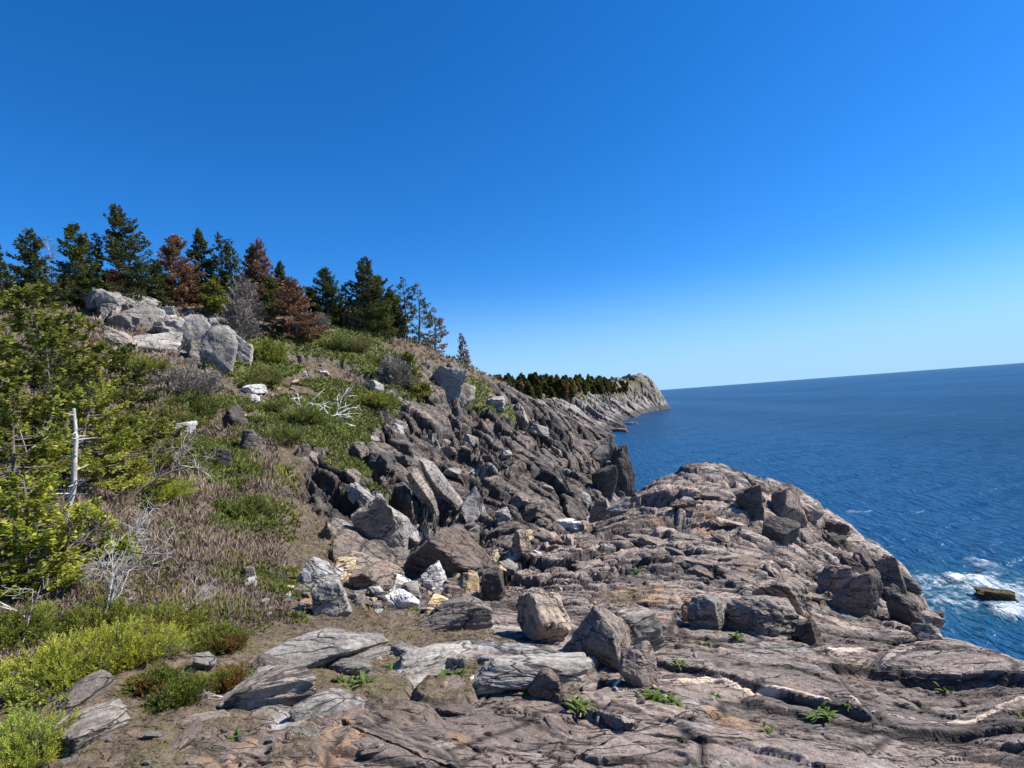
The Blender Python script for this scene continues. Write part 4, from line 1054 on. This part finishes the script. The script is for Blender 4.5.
# low shrubs: upward sprays packed over a mound
def mound(seed, rx, ry, rz, leaf, n):
    r = np.random.default_rng(seed)
    ns = n // 14
    th_ = r.uniform(0, 6.283, ns); ph = np.arccos(r.uniform(0.02, 1, ns)); k = r.uniform(.55, 1.0, ns) ** .6
    lump = .9 + .75 * fbm(np.cos(th_) * 2 + seed, np.sin(th_) * 2, ph * 2, 3)
    c = np.stack([np.cos(th_) * np.sin(ph) * rx, np.sin(th_) * np.sin(ph) * ry, np.cos(ph) * rz], 1) * (k * lump)[:, None]
    out = unit(c / np.array([rx, ry, rz]) + np.array([0, 0, .5]) + r.normal(size=(ns, 3)) * .35)
    segs = [(c[i] * .25, c[i] + out[i] * leaf, .006, .002) for i in range(0, ns, 3)]
    ln = leaf * 3.2 * r.uniform(.6, 1.4, ns)
    q = np.tile(np.linspace(0, 1, 14), ns); I_ = np.repeat(np.arange(ns), 14)
    side = unit(np.cross(out, r.normal(size=(ns, 3))))
    sg = np.tile(np.array([1, -1] * 7), ns)[:, None]
    p = c[I_] + out[I_] * (ln[I_] * (q - .35))[:, None]
    d = unit(out[I_] * .9 + side[I_] * sg * (.9 - .5 * q)[:, None] + r.normal(size=(len(q), 3)) * .3)
    nn = unit(np.cross(out[I_], side[I_]) + r.normal(size=(len(q), 3)) * .4)
    val = np.clip(np.repeat(r.uniform(0, .7, ns), 14) + .35 * q + r.normal(size=len(q)) * .08, 0, 1)
    return tubes(segs, 3), leaves(p, d, nn, leaf * r.uniform(.7, 1.3, len(q)), leaf * r.uniform(.09, .17, len(q)), val, .25)
def shrub(px, py, wpx, hpx, kind, label, group='low shrubs', leaf=None, n=None, depth=.8, name='low_shrub', bark='bark', cat='shrub'):
    h = hit(px, py)
    if h is None: return
    loc, dd, nor = h; k = dd * float(ray(px, py) @ fw) / F
    rx = wpx * k * .55; rz = hpx * k * (.72 if kind in ('yellow', 'berry') else .8)
    leaf = leaf or max(.018, dd * .0042)
    n = n or int(min(42000, 9000 + 14 * rx * rx * 3.1 / (leaf * leaf)))
    az = math.atan2(loc.x, loc.y)
    (tv, tf), (lv, lf, val) = mound(int(px * 3 + py), rx, rx * depth, rz, leaf, n)
    o = empty(name, (loc.x + math.sin(az) * rx * depth * .5, loc.y + math.cos(az) * rx * depth * .5, loc.z - rz * .12), -az)
    d2 = down(o.location.x, o.location.y)
    if d2: o.location.z = (d2[0].z + loc.z) / 2 - rz * .1
    tag(o, label, cat, group)
    mesh_obj('stems', tv, tf, BK[bark], o); mesh_obj('foliage', lv, lf, LM[kind], o, attrs={'v': val})
SH = [
 (120,668,120,44,'yellow',"bright yellow-green juniper cushion above the grey slab",'juniper'),
 (55,690,110,50,'yellow',"wide bright green juniper with sprays at the lower left",'juniper'),
 (170,640,80,36,'olive',"yellow-green juniper sprawling below the brown brush",'juniper'),
 (205,650,50,20,'olive',"thin green juniper tip beside the grey stone",'juniper'),
 (16,775,76,66,'yellow',"bright green juniper in the very bottom left corner",'juniper'),
 (95,640,70,40,'olive',"olive juniper with bare twigs behind the bright cushion",'juniper'),
 (20,650,70,44,'olive',"ragged green juniper at the left edge under the spruces",'juniper'),
 (180,705,56,22,'berry',"low red and green leafed shrub on the soil patch",'crowberry'),
 (155,690,44,18,'berry',"rusty green ground shrub left of the grey stone",'crowberry'),
 (222,690,34,18,'berry',"orange-red tinged ground shrub against the humped boulder",'crowberry'),
 (215,655,60,18,'berry',"reddish green ground shrub above the grey stone",'crowberry'),
 (190,700,34,16,'olive',"deep green cushion plant in the red and green shrubs",'crowberry'),
 (188,418,60,30,'mid',"dark shrub with a shadowed hollow above the white flat rock",'shrub'),
 (172,428,44,22,'juniper',"flat green juniper beside the white flat rock",'juniper'),
 (208,468,44,24,'juniper',"dark rounded green shrub beside the dark block",'shrub'),
 (186,458,36,20,'juniper',"rounded green shrub left of the dark rounded one",'shrub'),
 (120,480,60,24,'yellow',"flat yellow-green juniper right of the bare trunk",'juniper'),
 (150,500,60,22,'yellow',"yellow-green juniper spray above the brown brush",'juniper'),
 (250,516,34,18,'juniper',"green creeping patch at the cliff end of the brown brush",'shrub'),
 (285,445,36,22,'juniper',"green cushion over the dark cliff top",'juniper'),
 (300,425,44,18,'juniper',"green cushion in the middle of the slope",'juniper'),
 (262,385,40,18,'juniper',"dark green creeping juniper below the outcrop end",'juniper'),
 (268,362,26,26,'olive',"yellow-green strip of juniper right of the outcrop",'juniper'),
 (180,398,70,34,'grey',"grey-brown leafless heath clump below the outcrop",'heath'),
 (225,350,26,20,'grey',"grey-green twiggy bush growing between outcrop boulders",'heath'),
 (145,378,50,22,'olive',"low olive bush below the left outcrop rocks",'shrub'),
 (350,326,60,20,'grey',"grey leafless brush under the broad ridge spruces",'heath'),
 (310,330,30,14,'grey',"small grey brush on the crest by the rusty spruce",'heath'),
 (340,352,60,14,'juniper',"green juniper mat on the crest slope",'juniper'),
 (385,368,40,14,'juniper',"green juniper mat under the thin spruces",'juniper'),
 (275,412,30,10,'juniper',"small green mat above the dark blocks",'juniper'),
 (375,408,40,10,'olive',"dry green mat near the lone grey rock",'juniper'),
]
for s_ in SH + LATE:
    px, py, w_, h_, kind, lb, cat = s_
    shrub(px, py, w_, h_, kind, lb, group={'juniper': 'low junipers', 'crowberry': 'ground shrubs', 'shrub': 'small shrubs', 'heath': 'leafless heath bushes'}[cat],
          name={'juniper': 'juniper', 'crowberry': 'ground_shrub', 'shrub': 'low_shrub', 'heath': 'heath_bush'}[cat], bark='pale' if kind == 'grey' else 'bark', cat=cat)

# dead wood: recursive branching
def deadwood(seed, L, depth=4, r0_=.02, direction=(0, 0, 1), spread=.8, kids=3):
    r = np.random.default_rng(seed); segs = []
    def grow(p, d, L_, rr, lv):
        n = 4
        for i in range(n):
            d = unit(d + r.normal(size=3) * .16)
            q = p + d * L_ / n; segs.append((p, q, rr * (1 - .12 * i), rr * (1 - .12 * (i + 1))))
            if lv > 0 and i > 0:
                for _ in range(r.integers(1, kids)):
                    grow(q, unit(d + r.normal(size=3) * spread), L_ * r.uniform(.4, .7), rr * .55, lv - 1)
            p = q
    grow(np.zeros(3), unit(np.array(direction, float)), L, r0_, depth)
    return tubes(segs, 5)
def dead(px, py, Lpx, label, seed, direction=(0, 0, 1), bark='pale', rpx=1.5, depth=3, name='dead_branch', spread=.8, lift=0.0, cat='dead branch'):
    h = hit(px, py)
    if h is None: return
    loc, dd, nor = h; k = dd * float(ray(px, py) @ fw) / F
    tv, tf = deadwood(seed, Lpx * k, depth, rpx * k, direction, spread)
    o = mesh_obj(name, tv, tf, BK[bark], smooth=True); o.location = (loc.x, loc.y, loc.z + lift)
    tag(o, label, cat)
dead(355, 427, 44, 'bleached white driftwood snag with antler-like branches on the green slope', 3, (-1, -.1, .25), 'white', 1.6, 3, 'driftwood', .75)
dead(110, 610, 60, 'silvery dead branches reaching up at the edge of the brown brush', 5, (.35, .2, 1), 'pale', 1.5, 3)
dead(100, 640, 64, 'tangle of grey dead twigs above the bright juniper cushion', 6, (-.2, 0, 1), 'pale', 1.4, 4)
dead(50, 640, 60, 'straw-coloured dead stems standing in the lower left juniper', 8, (0, 0, 1), 'pale', 1.2, 3)
dead(10, 590, 70, 'dark dead limbs at the left edge under the spruces', 9, (.6, .2, .7), 'bark', 2.4, 3)
dead(130, 500, 60, 'bare grey branches arching in the low spruces', 12, (.5, .3, .6), 'bark', 1.6, 3)
dead(150, 480, 50, 'dead branches in front of the shadowed hollow', 13, (.8, .1, .3), 'pale', 1.2, 3)
dead(20, 480, 60, 'silver dead twigs in the left thicket', 14, (.3, .1, .8), 'pale', 1.1, 4)
dead(655, 684, 24, 'forked white root draped over the brown rock', 15, (-.6, -.2, .75), 'white', 1.9, 1, 'driftwood', .5)
dead(614, 686, 24, 'short pale stick leaning left of the brown rock', 16, (.9, .1, .45), 'white', 1.5, 1, 'driftwood', .4)
dead(240, 700, 30, 'thin dry twigs on the soil beside the humped boulder', 17, (-.7, 0, .25), 'pale', .7, 3)
dead(200, 630, 34, 'bare grey twigs at the bottom edge of the brown brush', 18, (0, 0, 1), 'pale', .7, 4)
# the bare leaning trunk
h = hit(72, 556)
k = h[1] * float(ray(72, 556) @ fw) / F
segs = []; pts = [(0, 0, 0), (-.04, 0, .22), (-.02, .02, .45), (.03, .02, .62), (.06, 0, .80), (.085, 0, 1.0), (.075, 0, 1.25)]
L_ = 122 * k
for i in range(6):
    segs.append((np.array(pts[i]) * L_, np.array(pts[i + 1]) * L_, (3.7 - i * .36) * k, (3.7 - (i + 1) * .36) * k))
rr = np.random.default_rng(5)
for i in range(26):
    t = rr.uniform(.15, 1.2); j = np.interp(t, [0, .22, .45, .62, .8, 1, 1.25], range(7)); a0 = int(min(j, 5)); f_ = j - a0
    p = (np.array(pts[a0]) * (1 - f_) + np.array(pts[a0 + 1]) * f_) * L_
    az_ = rr.uniform(0, 6.28); q = p + np.array([math.cos(az_), math.sin(az_), rr.uniform(-.2, .4)]) * L_ * rr.uniform(.06, .2)
    segs.append((p, q, .9 * k, .3 * k))
tv, tf = tubes(segs, 7)
bt = empty('dead_tree', h[0] - Vector((0, 0, .05)))
tag(bt, 'pale leaning dead tree with a bare trunk and short snapped twigs in the left thicket', 'tree')
mesh_obj('trunk', tv, tf, BK['pale'], bt, smooth=True)

# little leafy plants in the joints of the ledge
def plant(px, py, wpx, label, kind='herb', seed=1, nl=26):
    h = hit(px, py)
    if h is None: return
    loc, dd, nor = h; k = dd * float(ray(px, py) @ fw) / F
    r = np.random.default_rng(seed); L = wpx * k * .55
    V = []; F_ = []; vv = []
    for i in range(nl):
        az = r.uniform(0, 6.28); el = r.uniform(.25, 1.2); ll = L * r.uniform(.6, 1.15); w_ = ll * .10
        d = np.array([math.cos(az), math.sin(az)]); s = np.array([-d[1], d[0]])
        b = len(V); off = r.normal(size=2) * L * .25
        for j in range(5):
            q = j / 4; rr_ = ll * math.cos(el) * q; z = ll * (math.sin(el) * q - .45 * q * q)
            ww = w_ * math.sin(math.pi * (.15 + .82 * q))
            for sg in (-1, 1): V.append([off[0] + d[0] * rr_ + s[0] * ww * sg, off[1] + d[1] * rr_ + s[1] * ww * sg, z]); vv.append(r.uniform(.2, .9) * .4 + .5 * q)
        for j in range(4): F_.append([b + 2 * j, b + 2 * j + 1, b + 2 * j + 3, b + 2 * j + 2])
    o = mesh_obj('ledge_plant', np.array(V), np.array(F_), LM[kind], smooth=True, attrs={'v': np.array(vv)})
    o.location = loc - Vector((0, 0, .005)); tag(o, label, 'plant', 'small plants in the ledge joints')
for i, (px, py, w_, lb) in enumerate([
    (824,716,34,'bright green leafy plant in the joint at the lower right of the ledge'),
    (846,706,18,'small green tuft just right of the bright leafy plant'),
    (766,732,20,'little green tuft left of the bright leafy plant'),
    (577,706,32,'yellow-green rosette plant in front of the tilted tan boulder'),
    (528,690,24,'dark green plant left of the small rounded brown stone'),
    (652,700,34,'flat green plant under the brown rock with the white root'),
    (672,702,28,'green plant tuft in the joint right of the flat green one'),
    (715,696,18,'small olive tuft at the start of the white vein'),
    (452,675,32,'grassy green plant in front of the broad pale slab'),
    (394,668,24,'fresh green plant at the right end of the banded boulder'),
    (360,684,34,'pale green low plant on the soil strip below the banded boulder'),
    (338,680,24,'small pale green plant left of the soil strip plant'),
    (947,690,24,'green plant beside the pale vein near the sea edge'),
    (1020,716,14,'green tuft at the right edge of the view'),
    (636,684,18,'green tuft right behind the white root'),
    (737,636,16,'green moss tuft in front of the dark-faced boulder'),
    (680,664,20,'pale green plant right of the white root'),
    (415,610,16,'green tuft among the white rubble'),
    (282,600,22,'bright green tuft below the white wedge boulder'),
    (640,572,14,'green tuft in the shadowed crack beyond the big pair'),
    (20,712,26,'strappy dark green plant above the corner juniper'),
    (235,735,22,'thin dark plant on the bare soil'),
    (705,645,14,'green tuft beside the pale rounded boulder')]):
    plant(px, py, w_, lb, seed=30 + i)

# ---------------------------------------------------------------- ground cover (stuff)
def scatter(cond, n, seed):
    r = np.random.default_rng(seed); idx = np.flatnonzero(cond.ravel())
    if len(idx) == 0: return np.zeros((0, 3)), np.zeros(0)
    i = r.choice(idx, n)
    V_ = np.stack([X2, Y2, Z2], -1).reshape(-1, 3)[i]; rr_ = RR.ravel()[i]
    V_ = V_ + r.normal(size=V_.shape) * (rr_ * .002)[:, None] * np.array([1, 1, 0])
    return V_, rr_
def cover(name, cond, n, seed, per, hgt, wid, mat, label, spread=.5, leafy=0.0):
    c, rr_ = scatter(cond, n, seed); r = np.random.default_rng(seed + 1); n = len(c)
    I_ = np.repeat(np.arange(n), per); m = len(I_)
    d = unit(np.array([0, 0, 1]) + r.normal(size=(m, 3)) * spread); d[:, 2] = np.abs(d[:, 2])
    clump = fbm(c[:, 0] * 1.3, c[:, 1] * 1.3, c[:, 2] * 0, 3)
    Hh = hgt * (.55 + .6 * r.random(m)) * (1 + .8 * clump[I_]) * np.clip(rr_[I_] / 8, .55, 2.2)
    W_ = wid * rr_[I_] * r.uniform(.6, 1.4, m)
    val = np.clip(.5 + clump[I_] * .8 + r.normal(size=m) * .2, 0, 1)
    V_, F_, vv = leaves(c[I_] - d * .02, d, unit(r.normal(size=(m, 3))), Hh, W_, val)
    o = mesh_obj(name, V_, F_, mat, attrs={'v': vv}); tag(o, label, None, None, 'stuff')
soil_now = soil > .5; veg_now = veg > .5
AZ = TH; pxa = 512 + F * np.tan(AZ)
brush_m = leafmat('brown_heath_twigs', (.10, .075, .055), (.32, .24, .18), (.15, .15, .055), .15, 1.2)
dry_m = leafmat('dry_tan_grass', (.14, .105, .06), (.34, .26, .15), (.12, .13, .035), .3, 1.5)
cover('brown_brush', soil_now & (RR > 4.6) & (RR < 21) & (pxa < 275) & (hm > .5), 15000, 11, 7, .13, .0009, brush_m, 'brown-pink leafless heath brush covering the left slope', .45)
cover('dry_grass', soil_now & (RR > 3.2), 9000, 12, 5, .07, .0008, dry_m, 'short dry tan grass on bare soil', .6)
cover('slope_heath', soil_now & (RR >= 20) & (hm > .5) & ~((pxa > 225) & (pxa < 340) & (RR > 22) & (RR < 36)), 12000, 13, 5, .18, .001, brush_m, 'brown and olive heath on the upper slope', .6)
cover('creeping_green', veg_now & (RR > 3), 17000, 14, 6, .085, .0013, LM['juniper'], 'short green creeping juniper and turf on the slope', .7)
cover('green_sprigs', soil_now & (RR > 4) & (fbm(X * .8, Y * .8, Z * 0, 3, .5, 60) > .12) & (RR < 30) & (pxa < 290), 6000, 15, 6, .10, .0014, LM['olive'], 'olive green sprigs growing through the heath', .6)

# ---------------------------------------------------------------- trees on the headland
r = np.random.default_rng(77)
variants = []
for i in range(7):
    kind = ['dark', 'dark', 'mid', 'dark', 'brown', 'dark', 'olive'][i]
    (tv, tf), (lv, lf, val) = conifer(700 + i, 7.5, 2.0, .6, .9, 0, shape=.9)
    o = empty('headland_spruce'); a_ = mesh_obj('trunk', tv, tf, BK['bark'], o); b_ = mesh_obj('crown', lv, lf, LM[kind], o, attrs={'v': val})
    variants.append([o, a_, b_, False])
pts_ = []
for i in range(330):
    px = r.uniform(486, 628); 
    t = (px - 486) / 136
    py = r.uniform(383, 392 + 12 * (1 - t)) if r.random() < .6 else None
    if py is not None:
        h = hit(px, py, True); loc = h[0] if h else None
    else:
        d = ray(px, 385); d = d / math.hypot(d[0], d[1]); D = np.interp(px, [486, 530, 570, 600, 622], [200, 240, 295, 345, 372]) * r.uniform(.97, 1.12)
        q = down(d[0] * D, d[1] * D, True); loc = q[0] if q else None
    if loc is None or loc.z < 11: continue
    v = variants[int(r.integers(7))]
    if not v[3]: o, a_, b_ = v[:3]; v[3] = True
    else:
        o = v[0].copy(); C.objects.link(o)
        for c_ in (v[1], v[2]):
            k_ = c_.copy(); C.objects.link(k_); k_.parent = o
    s = r.uniform(.35, .8) * (1.0 if px > 520 else .8) * (1 if px < 610 else .6)
    o.location = loc - Vector((0, 0, .3)); o.rotation_euler = (0, 0, r.uniform(0, 6.28)); o.scale = (s * 1.7, s * 1.7, s)
    tag(o, 'distant spruce in the dark wood on top of the headland', 'tree', 'spruces on the headland')
